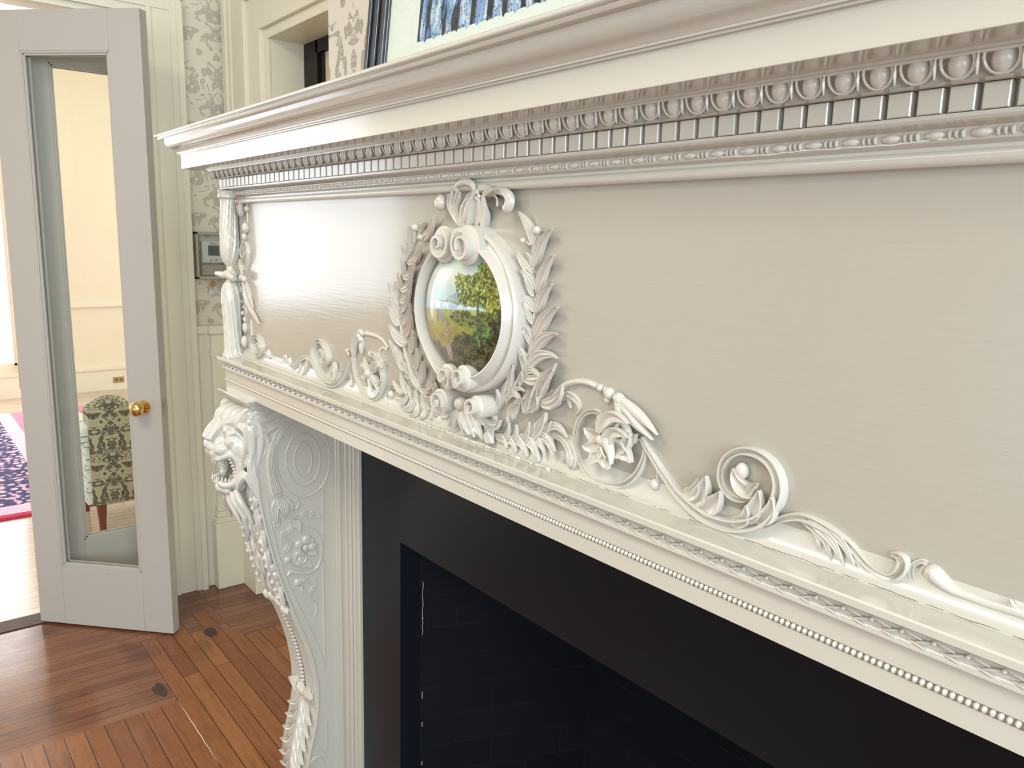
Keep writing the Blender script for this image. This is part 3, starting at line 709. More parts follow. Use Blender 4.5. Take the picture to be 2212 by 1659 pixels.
# right running scroll
mb=MB()
stem(mb,PY,[(1196,866),(1206,845),(1220,831),(1245,824),(1270,827),(1290,836)],14,1.5,taper=lambda t:1.15-.25*t)
ball(mb,PY,(1297,838),8.5,1.); ball(mb,PY,(1309,843),8,.9); ball(mb,PY,(1317,850),13.5,.9); ball(mb,PY,(1312,864),8,.8)
for m_,t_,w_ in (((1380,897),(1418,940),25),((1367,908),(1408,951),25),((1346,908),(1362,942),27)): leaf(mb,PY,(1326,855),t_,w_,0,.95,ROUND,.004,.007,m_,22,.72)
stem(mb,PY,[(1324,856),(1336,864),(1348,880)],26,.9,lift=.003,taper=lambda t:.6+.5*math.sin(math.pi*t)); stem(mb,PY,[(1334,872),(1340,884),(1344,894)],7,2.2,lift=.006)
stem(mb,PY,[(1216,862),(1224,852),(1237,857),(1249,870),(1251,886),(1243,894)],13,.9,CHAN,n=28,taper=lambda t:.5+.6*math.sin(math.pi*min(1,t+.15))); leaf(mb,PY,(1226,858),(1232,882),8,-.1,.8)
stem(mb,PY,[(1299,903),(1294,893),(1283,888),(1266,893),(1252,912),(1245,950),(1251,985),(1267,1017),(1292,1040),(1325,1048),(1356,1042),(1378,1022),(1392,990),(1394,958)],13,2.0,CHAN,n=84,wk=[8,9,11,12,12,12,12,12,13,14,14,13,11,8])
ball(mb,PY,(1297,904),9.5,.9,.004)
fl_=[((1306,952),(1340,908),44,.18),((1300,946),(1284,908),28,-.15),((1312,955),(1358,935),38,-.25),((1308,962),(1360,1000),44,.12),((1300,962),(1312,1014),34,-.12),((1294,960),(1266,1000),34,.15),((1292,952),(1256,962),32,.2),((1294,946),(1260,924),30,.1)]
for b_,t_,w_,bd in fl_: leaf(mb,PY,b_,t_,w_,bd,.7,CUP,.006,.006,serr=.09,n=18)
leaf(mb,PY,(1290,936),(1352,916),30,.25,.9,CUP,.014,.004,n=18); leaf(mb,PY,(1304,975),(1352,946),30,.3,.9,CUP,.013,.004,n=18)
leaf(mb,PY,(1296,944),(1318,1004),28,.12,1.,ROUND,.012,.006); stem(mb,PY,[(1296,966),(1302,980),(1308,990)],5,2.,lift=.018); ball(mb,PY,(1298,950),12,.9,.012)
leaf(mb,PY,(1362,960),(1374,938),14,.1,.8,LEAF,.008)
stem(mb,PY,[(1384,946),(1397,968),(1412,990),(1438,1028),(1470,1068),(1516,1106),(1556,1125),(1597,1133),(1640,1126),(1672,1100),(1688,1062),(1683,1024),(1663,994),(1632,976),(1600,974),(1574,988),(1562,1012),(1563,1043),(1580,1069),(1605,1079),(1625,1071),(1632,1054)],14,2.0,CHAN,n=150,wk=[9,10,12,14,18,24,26,28,28,26,24,22,20,19,18,17,16,16,15,13,11,8])
ball(mb,PY,(1603,1017),15,.9,.003,1.2); ball(mb,PY,(1592,1028),9,.8,.0,1.)
leaf(mb,PY,(1628,1070),(1582,1012),34,.22,.8,CUP,.005,.004,n=18); leaf(mb,PY,(1615,1072),(1634,1046),20,.1,.9,CUP,.006,.006)
stem(mb,PY,[(1394,954),(1406,980),(1416,1004),(1420,1028),(1416,1042)],6,1.); ball(mb,PY,(1414,1046),11.5,.8); leaf(mb,PY,(1422,1038),(1399,1037),12,.3,.8)
for b_,t_,w_,bd in (((1472,1066),(1504,1034),32,-.22),((1488,1086),(1521,1029),40,-.12),((1508,1100),(1552,1062),42,-.12),((1576,1126),(1609,1092),30,-.25),((1606,1126),(1636,1060),38,-.1),((1628,1122),(1664,1074),36,-.2)): leaf(mb,PY,b_,t_,w_,bd,.75,CUP,.005,.008,n=18)
mb.build('running_scroll',CM,MT)
mb=MB()
stem(mb,PY,[(1652,1138),(1672,1128),(1700,1118),(1738,1117),(1786,1139),(1835,1174),(1868,1212),(1897,1236),(1924,1246),(1946,1236),(1956,1216),(1945,1201),(1924,1196)],11,1.7,CHAN,n=80,wk=[8,12,16,18,18,16,15,16,18,22,24,18,8])
leaf(mb,PY,(1725,1119),(1771,1192),14,0,.8,LEAF,.002,.002,(1762,1150),20); leaf(mb,PY,(1735,1121),(1795,1213),18,0,.8,LEAF,.002,.003,(1782,1166),20)
leaf(mb,PY,(1745,1123),(1820,1222),20,0,.8,LEAF,.004,.003,(1798,1170),20); leaf(mb,PY,(1770,1131),(1843,1221),18,0,.8,LEAF,.004,.003,(1818,1170),20)
leaf(mb,PY,(1826,1172),(1884,1250),16,0,.8,LEAF,.002,.003,(1856,1212),18)
mb.build('acanthus_tail',CM,MT)
mb=MB()
stem(mb,PY,[(2003,1218),(1990,1212),(1972,1222),(1969,1242),(1978,1260),(1996,1268)],11,1.1,CHAN,n=30); stem(mb,PY,[(2006,1222),(1994,1226),(1988,1240),(1994,1256)],9,1.)
stem(mb,PY,[(2004,1246),(2014,1238),(2030,1252),(2054,1272),(2090,1288),(2140,1306),(2190,1320),(2240,1337)],22,1.2,n=60,wk=[26,36,34,26,22,22,24,26])
leaf(mb,PY,(2230,1336),(2180,1296),20,.25,.7)
mb.build('tail_clasp',CM,MT)
# the medallion
MC=(-.9055,1.4505)
def ringpts(rx,rz,a0,a1,n): return [(MC[0]+rx*math.cos(math.radians(a0+(a1-a0)*i/(n-1))), MC[1]+rz*math.sin(math.radians(a0+(a1-a0)*i/(n-1)))) for i in range(n)]
mb=MB()
# inner lip, cove and outer fillet in section: (factor outwards 0..1, height)
sec=[(0,.004),(.0,.030),(.04,.0345),(.12,.0350),(.20,.0325),(.34,.0245),(.50,.0200),(.66,.0195),(.74,.0225),(.84,.0245),(.94,.0225),(1.0,.0170),(1.03,-.001)]
n=96; vs=[];fs=[]
for i in range(n):
    a=2*math.pi*i/n
    for u,h in sec:
        rx=.1045+.0160*u; rz=.0930+.0235*u
        vs.append((MC[0]+rx*math.cos(a),-h,MC[1]+rz*math.sin(a)))
k=len(sec)
for i in range(n):
    for j in range(k-1): fs.append((i*k+j,i*k+j+1,((i+1)%n)*k+j+1,((i+1)%n)*k+j))
mb.add(vs,fs)
volute(mb,PY,PY.p2(958,528,.030),.0275,.0080,.040,60,1.35,asp=.95,drum=.031,ccw=-1)
volute(mb,PY,PY.p2(1008,530,.034),.0285,.0080,.044,120,1.35,asp=.95,drum=.034,ccw=1)
volute(mb,PY,PY.p2(963,814,.032),.0190,.0065,.038,-60,1.2,asp=1.,drum=.030,ccw=1)
volute(mb,PY,PY.p2(997,818,.036),.0190,.0065,.042,-120,1.2,asp=1.,drum=.034,ccw=-1)
mb.build('medallion_frame',CM,MT,angle=50)
mb=MB()
for a in range(0,64):
    t=2*math.pi*a/64; mb.v.append(Vector((MC[0]+.1050*math.cos(t),-.0115,MC[1]+.0940*math.sin(t)))) ; mb.v.append(Vector((MC[0]+.0990*math.cos(t),-.0150,MC[1]+.0880*math.sin(t))))
for a in range(64): mb.f.append((2*a,2*a+1,2*((a+1)%64)+1,2*((a+1)%64)))
mb.build('gilt_rim','gilt_dark',MT)
# painted dome
def fbm(x,y,s,o=3):
    return mn.fractal(Vector((x*s,y*s,1.7)),1.0,2.0,o)
def mixv(a,b_,t): t=max(0,min(1,t)); return tuple(p+(q-p)*t for p,q in zip(a,b_))
def lin(r,g,b_): return tuple(((c/255)/12.92 if c/255<=.04045 else ((c/255+.055)/1.055)**2.4) for c in (r,g,b_))
def landscape(u,v):
    f=fbm(u,v,2.2); f2=fbm(u,v,9); f3=fbm(u,v,28,2)
    c=mixv(lin(150,178,172),lin(205,208,188),.5+.9*f)                 # sky
    c=mixv(c,lin(118,160,150),(v-.62)*2+.3*f)
    c=mixv(c,lin(196,176,150),max(0,.9-abs(v-.45)*4)*max(0,.6-abs(u-.05)))
    ridge=.30-.5*abs(u-.02)+.03*f2
    if v<ridge and v>.05: c=mixv(lin(104,128,128),lin(150,160,150),.5+f2)
    if v<.15+.02*f2: c=mixv(lin(96,120,96),lin(130,146,120),.5+f2)
    if v<.115+.02*f2-.05*u: c=mixv(lin(150,172,186),lin(196,210,214),.5+f2)
    if v<.03+.06*u+.012*f2: c=mixv(lin(120,140,66),lin(152,160,92),.5+f2)
    if v<-.03+.012*f2: c=mixv(lin(146,140,52),lin(110,124,44),.5+f2+.5*u)
    if v<-.30+.1*f: c=mixv(c,lin(136,112,48),.6)
    if v<-.62+.1*f2-.1*u: c=mixv(lin(90,84,62),lin(60,60,38),.5+f2)
    # distant people
    if abs(u+.46+.01*f3)<.028 and -.20<v<0: c=lin(122,84,52)
    if abs(u+.385-(.06*( -v-.05)))<.035 and -.18<v<-.0: c=lin(104,118,168)
    # urn on its pedestal
    w=None
    if -.24<v<-.19: w=.10
    elif -.33<v<=-.24: w=.062
    elif -.43<v<=-.33: w=.085-.3*(-.33-v)
    elif -.52<v<=-.43: w=.030
    elif -.60<v<=-.52: w=.055
    elif -.80<v<=-.60: w=.075
    if w and abs(u+.22-(v+.2)*-.06)<w: c=mixv(lin(112,100,80),lin(164,146,120),.4-(u+.22)*6+f3)
    # shrubs and tree
    def blob(cx,cy,rx,ry,ed=.35): return ((u-cx)/rx)**2+((v-cy)/ry)**2+ed*f2+ed*.7*f3<1
    fol=lambda d,l: mixv(d,l,.5+1.1*f3+.6*f2)
    if blob(.18,-.09,.28,.12) or blob(.78,-.08,.30,.17) or blob(.45,-.12,.3,.1): c=fol(lin(34,48,20),lin(112,118,50))
    if blob(.75,-.42,.45,.26): c=fol(lin(26,58,24),lin(96,134,62))
    if abs(u-(.49-.18*min(0,v)))<.022+.012*max(0,-v) and -.48<v<.14: c=mixv(lin(44,38,30),lin(92,84,66),.5+f3)
    if blob(.20,-.62,.34,.30,.5) or blob(.55,-.72,.5,.3,.5) or blob(.9,-.5,.25,.5,.3): c=fol(lin(24,30,16),lin(92,90,56))
    for cx,cy,rx,ry in ((.57,.66,.17,.13),(.14,.46,.20,.14),(.62,.50,.30,.15),(.34,.26,.28,.16),(.74,.27,.28,.17),(.80,.12,.18,.10),(.36,.43,.2,.1)):
        if blob(cx,cy,rx,ry,.55):
            c=fol(lin(48,62,18),mixv(lin(122,132,46),lin(140,138,34),(u-.3)*2)); 
            if f3>.32: c=lin(170,168,96)
    return c
mb=MB(); NR,NA=84,220; cols=[]
RX,RZ=.1010,.0895
for i in range(NR+1):
    r=i/NR
    for j in range(NA):
        a=2*math.pi*j/NA; u,v=r*math.cos(a),r*math.sin(a)
        h=.014+.0200*math.sqrt(max(0,1-r*r*.985))
        mb.v.append(Vector((MC[0]+RX*u,-h,MC[1]+RZ*v))); cols.append(landscape(u,v))
for i in range(NR):
    for j in range(NA): mb.f.append((i*NA+j,(i+1)*NA+j,(i+1)*NA+(j+1)%NA,i*NA+(j+1)%NA))
mb.c=cols
mp_=mb.build('medallion_painting','painted_landscape',MT,angle=80); mp_['label']='domed oval painting of a river landscape with a tree'
# laurel branches
def branch(stempx, leaves, berries, w=7):
    mb=MB(); stem(mb,PY,stempx,w,1.1,n=40,taper=lambda t:1.2-.7*t,lift=.002)
    for l in leaves:
        b_,t_,w_=l[:3]; bd=l[3] if len(l)>3 else .1; leaf(mb,PY,b_,t_,w_,bd,.8,LEAF,.003,.009)
    br=mb.build('laurel_branch',CM,MT)
    for p,r,s_ in berries:
        m2=MB(); ball(m2,PY,p,r,1.,.006); 
        if s_: stem(m2,PY,[s_,p],5,1.,lift=.004)
        m2.build('berry',CM,br)
branch([(1068,886),(1095,858),(1117,822),(1134,786),(1146,740),(1152,690),(1152,640),(1150,580),(1149,520)],[
 ((1150,577),(1189,495),24,.12),((1157,632),(1193,552),24,.10),((1155,676),(1189,614),26,.12),((1152,732),(1201,664),28,.1),((1143,770),(1199,722),27,.12),((1133,803),(1199,774),26,.16),((1127,818),(1197,786),24,-.12),((1120,836),(1170,824),16,.3),
 ((1149,530),(1117,457),22,-.1),((1149,592),(1114,543),20,.1),((1150,575),(1134,545),12,.0),((1151,627),(1121,583),22,-.1),((1152,640),(1131,604),14,.1),((1151,673),(1119,637),22,-.1),((1150,700),(1128,655),15,.1),((1144,745),(1116,692),23,-.1),((1148,742),(1136,708),13,.1),((1130,800),(1113,744),22,-.1),((1128,798),(1128,768),12,.1),((1098,856),(1106,788),18,.1),((1083,876),(1092,823),13,.1),((1070,886),(1070,841),16,-.1),((1092,872),(1131,846),14,.2),((1090,866),(1122,868),18,.25),((1120,834),(1124,805),12,0)],
 [((1160.5,497.5),9.5,(1150,542)),((1130,519.5),6.5,(1146,530))])
branch([(948,880),(906,842),(878,780),(868,725),(860,670),(859,628),(866,590),(880,553),(899,515),(912,495)],[
 ((857,661),(837,611),20,.1),((861,702),(837,662),22,.1),((873,745),(838,702),24,.1),((861,625),(857,590),12,.0),((866,597),(863,552),12,-.1),((875,560),(866,530),13,.1),((885,543),(882,489),15,.1),((862,690),(841,640),15,.1),((858,645),(851,608),10,.1),((881,552),(876,518),10,0),
 ((878,567),(906,528),19,-.12),((868,598),(891,566),18,-.15),((863,625),(886,590),18,-.15),((861,650),(883,611),18,-.15),((863,672),(880,633),16,-.1),((872,725),(883,676),20,-.1),((866,700),(882,655),16,-.1),((882,762),(887,712),20,-.1),((880,745),(893,722),12,0),((905,518),(934,463),20,-.12),((900,515),(918,480),12,.1),((893,800),(896,752),20,-.1),((905,830),(912,780),20,.05),((905,838),(880,796),18,.1),((920,838),(930,805),20,-.1),((922,850),(905,838),12,.1),((935,848),(936,826),18,.0),((898,826),(895,800),12,0)],
 [((897.5,491.6),8.5,(892,523)),((909,513),7,None)])
# acanthus sprays at the foot
mb=MB()
stem(mb,PY,[(1088,924),(1103,908),(1130,893),(1155,878),(1180,862),(1198,848)],15,1.,RIBS,taper=lambda t:.7+.6*t)
for b_,t_,w_,bd in (((1150,880),(1191,801),30,.1),((1165,872),(1211,832),26,-.15),((1130,893),(1147,845),26,.1),((1105,906),(1129,862),18,.15),((1140,888),(1157,858),16,-.1),((1160,870),(1173,822),14,.15),((1158,874),(1167,838),13,.1),((1095,915),(1118,872),12,.2)): leaf(mb,PY,b_,t_,w_,bd,.8,LEAF,.006,.010,serr=.06)
mb.build('acanthus_spray',CM,MT)
mb=MB()
stem(mb,PY,[(1048,925),(1066,942),(1095,948),(1130,944),(1160,940),(1190,938),(1215,945),(1234,962),(1243,986),(1238,1004),(1226,1010)],18,1.,RIBS,n=60,wk=[16,16,16,16,16,18,24,34,36,28,8])
for b_,t_,w_,bd in (((1066,938),(1097,914),18,-.3),((1085,944),(1113,918),18,-.3),((1105,946),(1141,912),20,-.25),((1125,944),(1153,914),18,-.2),((1140,942),(1175,892),28,-.1),((1155,940),(1187,911),18,-.1),((1170,940),(1222,946),18,.25),
 ((1072,944),(1092,968),16,.2),((1085,948),(1112,977),18,.2),((1100,950),(1136,987),22,.2),((1115,948),(1161,997),24,.2),((1130,946),(1158,978),16,.2),((1140,946),(1174,985),18,.2),((1150,944),(1195,976),20,.2),((1160,944),(1190,985),22,.25)): leaf(mb,PY,b_,t_,w_,bd,.8,LEAF,.004,.006)
leaf(mb,PY,(1232,965),(1204,990),12,.2,.8,LEAF,.004); ball(mb,PY,(1234,990),15,.6,.004,1.3)
mb.build('acanthus_spray',CM,MT)
mb=MB()
stem(mb,PY,[(950,898),(925,888),(902,872),(885,856),(870,845),(856,836),(842,840),(834,856),(838,872),(848,879),(856,872)],13,1.,RIBS,n=60,wk=[14,14,13,12,11,11,12,12,12,10,5])
for b_,t_,w_,bd in (((870,848),(846,822),12,.15),((878,850),(862,806),14,.1),((888,858),(877,832),13,.1),((903,872),(893,843),16,.1),((918,882),(907,852),16,.1),((925,886),(920,858),12,.1),
 ((880,852),(852,862),13,.25),((888,858),(864,880),15,.3),((900,870),(884,898),18,.3),((914,882),(906,905),18,.25),((928,892),(926,907),14,.2),((893,864),(873,884),12,.3)): leaf(mb,PY,b_,t_,w_,bd,.8,LEAF,.004,.005)
ball(mb,PY,(845,852),9,.7); ball(mb,PY,(951,908),9.5,.9,0,1.15); ball(mb,PY,(939,905),6,.9)
mb.build('acanthus_spray',CM,MT)
mb=MB()
stem(mb,PY,[(905,842),(890,822),(874,800),(860,782),(848,764)],10,1.,RIBS,taper=lambda t:1.1-.4*t)
for b_,t_,w_,bd in (((872,800),(853,762),17,.15),((880,806),(867,780),14,.1),((895,826),(879,793),18,.1),((868,792),(845,745),13,-.1),((860,782),(838,735),12,.0),((885,815),(872,812),10,.1)): leaf(mb,PY,b_,t_,w_,bd,.8,LEAF,.004,.008)
mb.build('acanthus_spray',CM,MT)
# foot cluster: two scrolls, ball and husks
mb=MB()
volute(mb,PY,PY.p2(1028,880,.030),.0165,.0062,.040,200,1.2,drum=.030,ccw=-1)
volute(mb,PY,PY.p2(953,866,.024),.0185,.0065,.034,-20,1.2,drum=.026,ccw=1)
stem(mb,PY,[(1040,905),(1055,918),(1068,912),(1066,900)],18,.9); leaf(mb,PY,(1040,905),(1078,908),24,-.2,.8,LEAF,.008,.006)
leaf(mb,PY,(1030,912),(1062,936),18,.2,.8,LEAF,.006)
ball(mb,PY,(996,872),16,.95,.010,.95)
for b_,t_,w_,bd,l_ in (((990,886),(1000,938),22,.06,.012),((998,886),(1022,945),22,.06,.014),((1005,890),(1040,950),20,.04,.012),((984,884),(976,926),15,.08,.012),((978,884),(968,920),13,.1,.010),((992,890),(1010,940),14,.0,.02)): leaf(mb,PY,b_,t_,w_,bd,.9,LEAF,l_,.0)
leaf(mb,PY,(1045,935),(1060,958),26,.0,.8,LEAF,.010); stem(mb,PY,[(945,893),(955,900),(968,893),(972,880)],8,1.)
stem(mb,PY,[(930,875),(945,892),(962,898),(975,888)],12,1.,CHAN)
mb.build('husk_cluster',CM,MT)
# crest over the medallion
mb=MB()
ball(mb,PY,(953,438),16,.9,.010,1.05); stem(mb,PY,[(948,424),(956,416),(968,416),(976,424)],10,1.1)
for b_,m_,t_,w_ in (((992,490),(976,450),(973,412),13),((994,492),(982,452),(985,407),12),((997,494),(988,458),(990,414),12),((984,480),(970,445),(966,420),9)): leaf(mb,PY,b_,t_,w_,0,1.,LEAF,.014,.006,m_,22,.8)
stem(mb,PY,[(982,412),(984,402),(992,396),(1004,393),(1016,397),(1022,406),(1018,418)],15,1.1,n=34,lift=.014,taper=lambda t:.6+.5*math.sin(math.pi*t))
leaf(mb,PY,(1000,492),(1020,410),30,.12,.9,LEAF,.016,.010); leaf(mb,PY,(996,480),(1012,428),22,.10,.9,CHAN,.020,.008)
for b_,t_,w_,bd in (((1012,490),(1020,418),24,-.06),((1024,490),(1030,424),28,-.04),((1038,488),(1040,424),26,.04)): leaf(mb,PY,b_,t_,w_,bd,.5,ROUND,.010,.012,fat=.9)
stem(mb,PY,[(1024,416),(1034,410),(1048,414),(1062,412),(1078,413),(1092,418),(1100,430),(1098,444),(1090,451)],16,.9,n=44,lift=.012,wk=[10,14,16,16,18,22,28,28,22])
stem(mb,PY,[(1048,424),(1062,420),(1072,428),(1074,446)],6,1.,lift=.010)
leaf(mb,PY,(1030,405),(1068,414),14,.05,.8,LEAF,.018); leaf(mb,PY,(1040,424),(1070,410),12,.1,.8,LEAF,.02)
for a in ((1031,416),(1035,424),(1030,428)): ball(mb,PY,a,5,1.,.020)
mb.build('crest',CM,MT)
# baluster column at the left end
mb=MB()
cx,cy=-1.837,-.020
prof=[(.0235,1.2615),(.0245,1.2655),(.0235,1.270),(.0205,1.277),(.0200,1.300),(.0195,1.330),(.0205,1.370),(.0215,1.400),(.0205,1.420),(.0165,1.434),(.0095,1.441),(.0080,1.446)]
mb.lathe((cx,cy,0),[c for c in catmull(prof,44)],60,'z',lambda a,t:.10*abs(math.sin(5*a+8*t))-.05+.04*math.sin(20*a+26*t))
prof=[(.0080,1.474),(.0105,1.478),(.0150,1.486),(.0190,1.500),(.0205,1.520),(.0200,1.545),(.0185,1.575),(.0170,1.600),(.0165,1.622),(.0175,1.628)]
mb.lathe((cx,cy,0),[c for c in catmull(prof,44)],60,'z',lambda a,t:.10*abs(math.sin(5*a-7*t))-.05+.04*math.sin(20*a-22*t))
mb.lathe((cx,cy,0),[(.0165,1.624),(.0215,1.628),(.0225,1.634),(.0200,1.639),(.0215,1.644)],24)
mb.lathe((cx,cy,0),[(.0085,1.444),(.0150,1.449),(.0170,1.456),(.0150,1.463),(.0085,1.467),(.0085,1.476)],24)
mb.tube3([(cx-.016,cy-.008,1.453),(cx-.022,cy-.018,1.456),(cx-.028,cy-.026,1.457)],lambda t:.009-.004*t,10)
mb.tube3([(cx+.014,cy-.010,1.455),(cx+.024,cy-.006,1.450),(cx+.034,cy-.004,1.448)],lambda t:.009-.003*t,10)
for i in range(9):
    a=i*.7; mb.ell((cx+.021*math.cos(a),cy+.021*math.sin(a),1.2665),(.005,.005,.004),8,6)
mb.build('baluster',CM,MT)
# ---------------- corbel with the lion head
XA,XB=-1.862,-1.710
curve=[(1.160,-.030),(1.10,-.028),(1.05,-.026),(1.00,-.024),(.943,-.020),(.885,-.010),(.831,.001),(.780,.012),(.732,.026),(.680,.043),(.626,.061),(.585,.077),(.543,.091),(.500,.102),(.448,.111),(.410,.114),(.370,.113),(.330,.107),(.285,.097),(.250,.088),(.215,.081),(.185,.078),(.150,.080),(.118,.088),(.100,.098)]
mb=MB(); n=len(curve); vs=[];fs=[]
for z,y in curve: vs += [(XA,y,z),(XB,y,z),(XB,.26,z),(XA,.26,z)]
for i in range(n-1):
    for j in range(4): fs.append((4*i+j,4*i+(j+1)%4,4*i+4+(j+1)%4,4*i+4+j))
fs += [(0,1,2,3),(4*n-4,4*n-3,4*n-2,4*n-1)]
mb.add(vs,fs)
corb=mb.build('corbel','gloss_cream',MT,True,30)
mb=MB()
for z0,z1,e in ((1.1775,1.184,.018),(1.170,1.1775,.010),(1.158,1.170,.002)): mb.box(XA-.004-e,XB+.000+e,-.028-e,.165,z0,z1)
mb.build('corbel_cap','gloss_cream',corb,bevel=.002)
mb=MB(); mb.box(XA-.01,XB+.01,.055,.26,0,.100); mb.box(XA-.004,XB+.004,.065,.26,.100,.112); mb.build('plinth','gloss_cream',corb,bevel=.002)
def cy_(z):
    for (z1,y1),(z0,y0) in zip(curve[:-1],curve[1:]):
        if z0<=z<=z1: return y0+(y1-y0)*(z-z0)/(z1-z0)
    return curve[0][1] if z>1.1 else curve[-1][1]
# fluted middle of the front with a string of pearls, leaves above and below
mb=MB()
zs=[.655-.285*i/24 for i in range(25)]
for x_,r in ((XA+.006,.0045),(XA+.020,.0045),(XA+.034,.005),(XA+.050,.0055),(XB-.050,.0055),(XB-.034,.005),(XB-.020,.0045),(XB-.006,.0045)): mb.tube3([(x_,cy_(z)-.001,z) for z in zs],r,8)
mb.build('fluting','gloss_cream',corb)
mb=MB()
for i in range(26):
    z=.650-.0108*i; mb.ell(((XA+XB)/2,cy_(z)-.004,z),(.0065,.0065,.0045),8,6)
mb.build('pearl_string',CM,corb)
FR=Front(); xm=(XA+XB)/2
def fleaf(mb,x0,z0,x1,z1,w_,h,prof=LEAF,lift=.002,bend=0,n=12):
    d=Vector((x1-x0,z1-z0)); pn=Vector((-d.y,d.x)); pts=[(x0+d.x*t+pn.x*bend*4*t*(1-t), max(.103,z0+d.y*t+pn.y*bend*4*t*(1-t))) for t in [i/(n-1) for i in range(n)]]
    sweep(mb,FR,pts,lambda t:w_*max(.08,math.sin(math.pi*min(1,t**.6))**.8),lambda t:h*(.5+.5*math.sin(math.pi*t)),prof,lambda t:lift+.006*t*t,.9)
mb=MB(); z=.955; i=0
while z>.680:
    for q,x_ in enumerate([XA+.016,XA+.052,XA+.092,XB-.020] if i%2 else [XA+.000,XA+.034,XA+.074,XA+.114,XB-.002]):
        dx=random.uniform(-.016,.016); x_=min(max(x_,XA+.012),XB-.022); fleaf(mb,x_-dx*.5,z+.022,x_+dx,z-.030,.0125,.0085,LEAF,.004,random.uniform(-.1,.1))
        if q in (0,4) or (i%2 and q==3): mb.ell((x_,cy_(z)-.009,z-.012),(.006,.006,.007),8,6)
    z-=.0215; i+=1
for a in (-.055,-.02,.02,.055): mb.ell((xm+a,cy_(.657)-.007,.660-abs(a)*.2),(.021,.010,.013),10,8)
mb.build('leaf_garland',CM,corb)
mb=MB()
sweep(mb,FR,[(xm,.385-.28*i/24) for i in range(25)],lambda t:.012-.004*t,lambda t:.013,ROUND)
for i,z in enumerate([.385,.352,.318,.284,.250,.216,.184]):
    for s_ in (-1,1):
        fleaf(mb,xm+s_*.006,z,xm+s_*.070,z-.062,.0130,.0085,LEAF,.003,-s_*.16)
        fleaf(mb,xm+s_*.004,z-.012,xm+s_*.040,z-.078,.0100,.0095,LEAF,.004,-s_*.10)
for s_ in (-1,1): fleaf(mb,xm+s_*.004,.372,xm+s_*.068,.392,.018,.014,RIBS,.004,s_*.12)
fleaf(mb,xm,.375,xm,.412,.024,.016,RIBS,.005)
mb.build('foot_acanthus',CM,corb)
# edge bead of the side face
PX_=Plane('X',XB)
mb=MB()
mb.tube3([(XB,cy_(z)+.003,z) for z in [1.0-.9*i/50 for i in range(51)]],.0030,7)
stem(mb,PX_,[(655+58*math.cos(math.radians(a)),990-83*math.sin(math.radians(a))) for a in range(-225,136,12)],3.2,1.2,n=80)
stem(mb,PX_,[(655+37*math.cos(math.radians(a)),992-56*math.sin(math.radians(a))) for a in range(0,361,15)],3.,1.2,n=70)
stem(mb,PX_,[(655+19*math.cos(math.radians(a)),992-36*math.sin(math.radians(a))) for a in range(-60,291,15)],3.,1.2,n=60)
stem(mb,PX_,[(698,1058),(698,1150),(699,1250),(700,1340),(701,1441),(692,1408),(668,1355),(640,1298),(615,1240),(597,1180),(583,1120),(578,1085)],3,1.2,n=120)
stem(mb,PX_,[(706,1560),(706,1622),(698,1620),(688,1616)],2.6,1.2,n=20); stem(mb,PX_,[(668,1652),(680,1638),(694,1636),(704,1650)],3,1.2,n=20)
mb.build('side_tracery','gloss_cream',corb)
mb=MB()
stem(mb,PX_,[(614,918),(594,950),(585,990),(588,1030),(597,1066)],14,.7,RIBS,n=30,wk=[6,12,16,17,22])
stem(mb,PX_,[(590,1066),(598,1072),(607,1068)],8,1.)
leaf(mb,PX_,(604,1074),(616,1118),26,.1,.5,RIBS); leaf(mb,PX_,(600,1078),(601,1132),16,-.1,.5); leaf(mb,PX_,(610,1080),(634,1102),14,.1,.5)
stem(mb,PX_,[(630,1100),(640,1098),(646,1088),(643,1080),(637,1083)],5,1.,n=24); stem(mb,PX_,[(604,1120),(603,1134),(595,1137),(592,1130)],5,1.,n=18)
ball(mb,PX_,(606,1080),6,.42); ball(mb,PX_,(598,1074),5,.42)
stem(mb,PX_,[(632,1115),(648,1117),(658,1107),(668,1115),(676,1106),(684,1116),(691,1108)],7,.7,CHAN,n=50)
stem(mb,PX_,[(630,1118),(632,1135),(622,1148),(610,1153),(612,1166),(624,1172),(620,1186),(612,1192)],8,.7,CHAN,n=50)
stem(mb,PX_,[(634,1118),(652,1132),(678,1142),(692,1165),(695,1195),(688,1222),(668,1237),(645,1238),(628,1236),(622,1244)],5,.9,n=70,taper=lambda t:.8+.6*t)
leaf(mb,PX_,(636,1124),(648,1152),14,.1,.5); ball(mb,PX_,(662,1166),11,.42); ball(mb,PX_,(647,1176),10,.42); ball(mb,PX_,(675,1181),10,.42); ball(mb,PX_,(661,1184),9,.42); ball(mb,PX_,(672,1170),8,.42)
leaf(mb,PX_,(652,1212),(650,1186),22,.1,.5); leaf(mb,PX_,(656,1196),(640,1222),18,.2,.5); ball(mb,PX_,(622,1210),8,.42); stem(mb,PX_,[(624,1214),(634,1226),(652,1228),(668,1218)],7,.8)
leaf(mb,PX_,(655,1215),(672,1230),12,.2,.5); leaf(mb,PX_,(664,1190),(684,1200),14,.1,.5)
ball(mb,PX_,(644,1258),9,.42); leaf(mb,PX_,(648,1262),(660,1250),10,.1,.5); leaf(mb,PX_,(646,1266),(652,1280),8,.1,.5)
stem(mb,PX_,[(662,1250),(672,1258),(682,1252),(678,1266),(670,1280),(678,1292),(682,1284)],6,.8,CHAN,n=40); stem(mb,PX_,[(670,1292),(682,1302),(684,1318),(681,1330)],4,.8,n=20)
mb.build('side_carving','gloss_cream',corb)
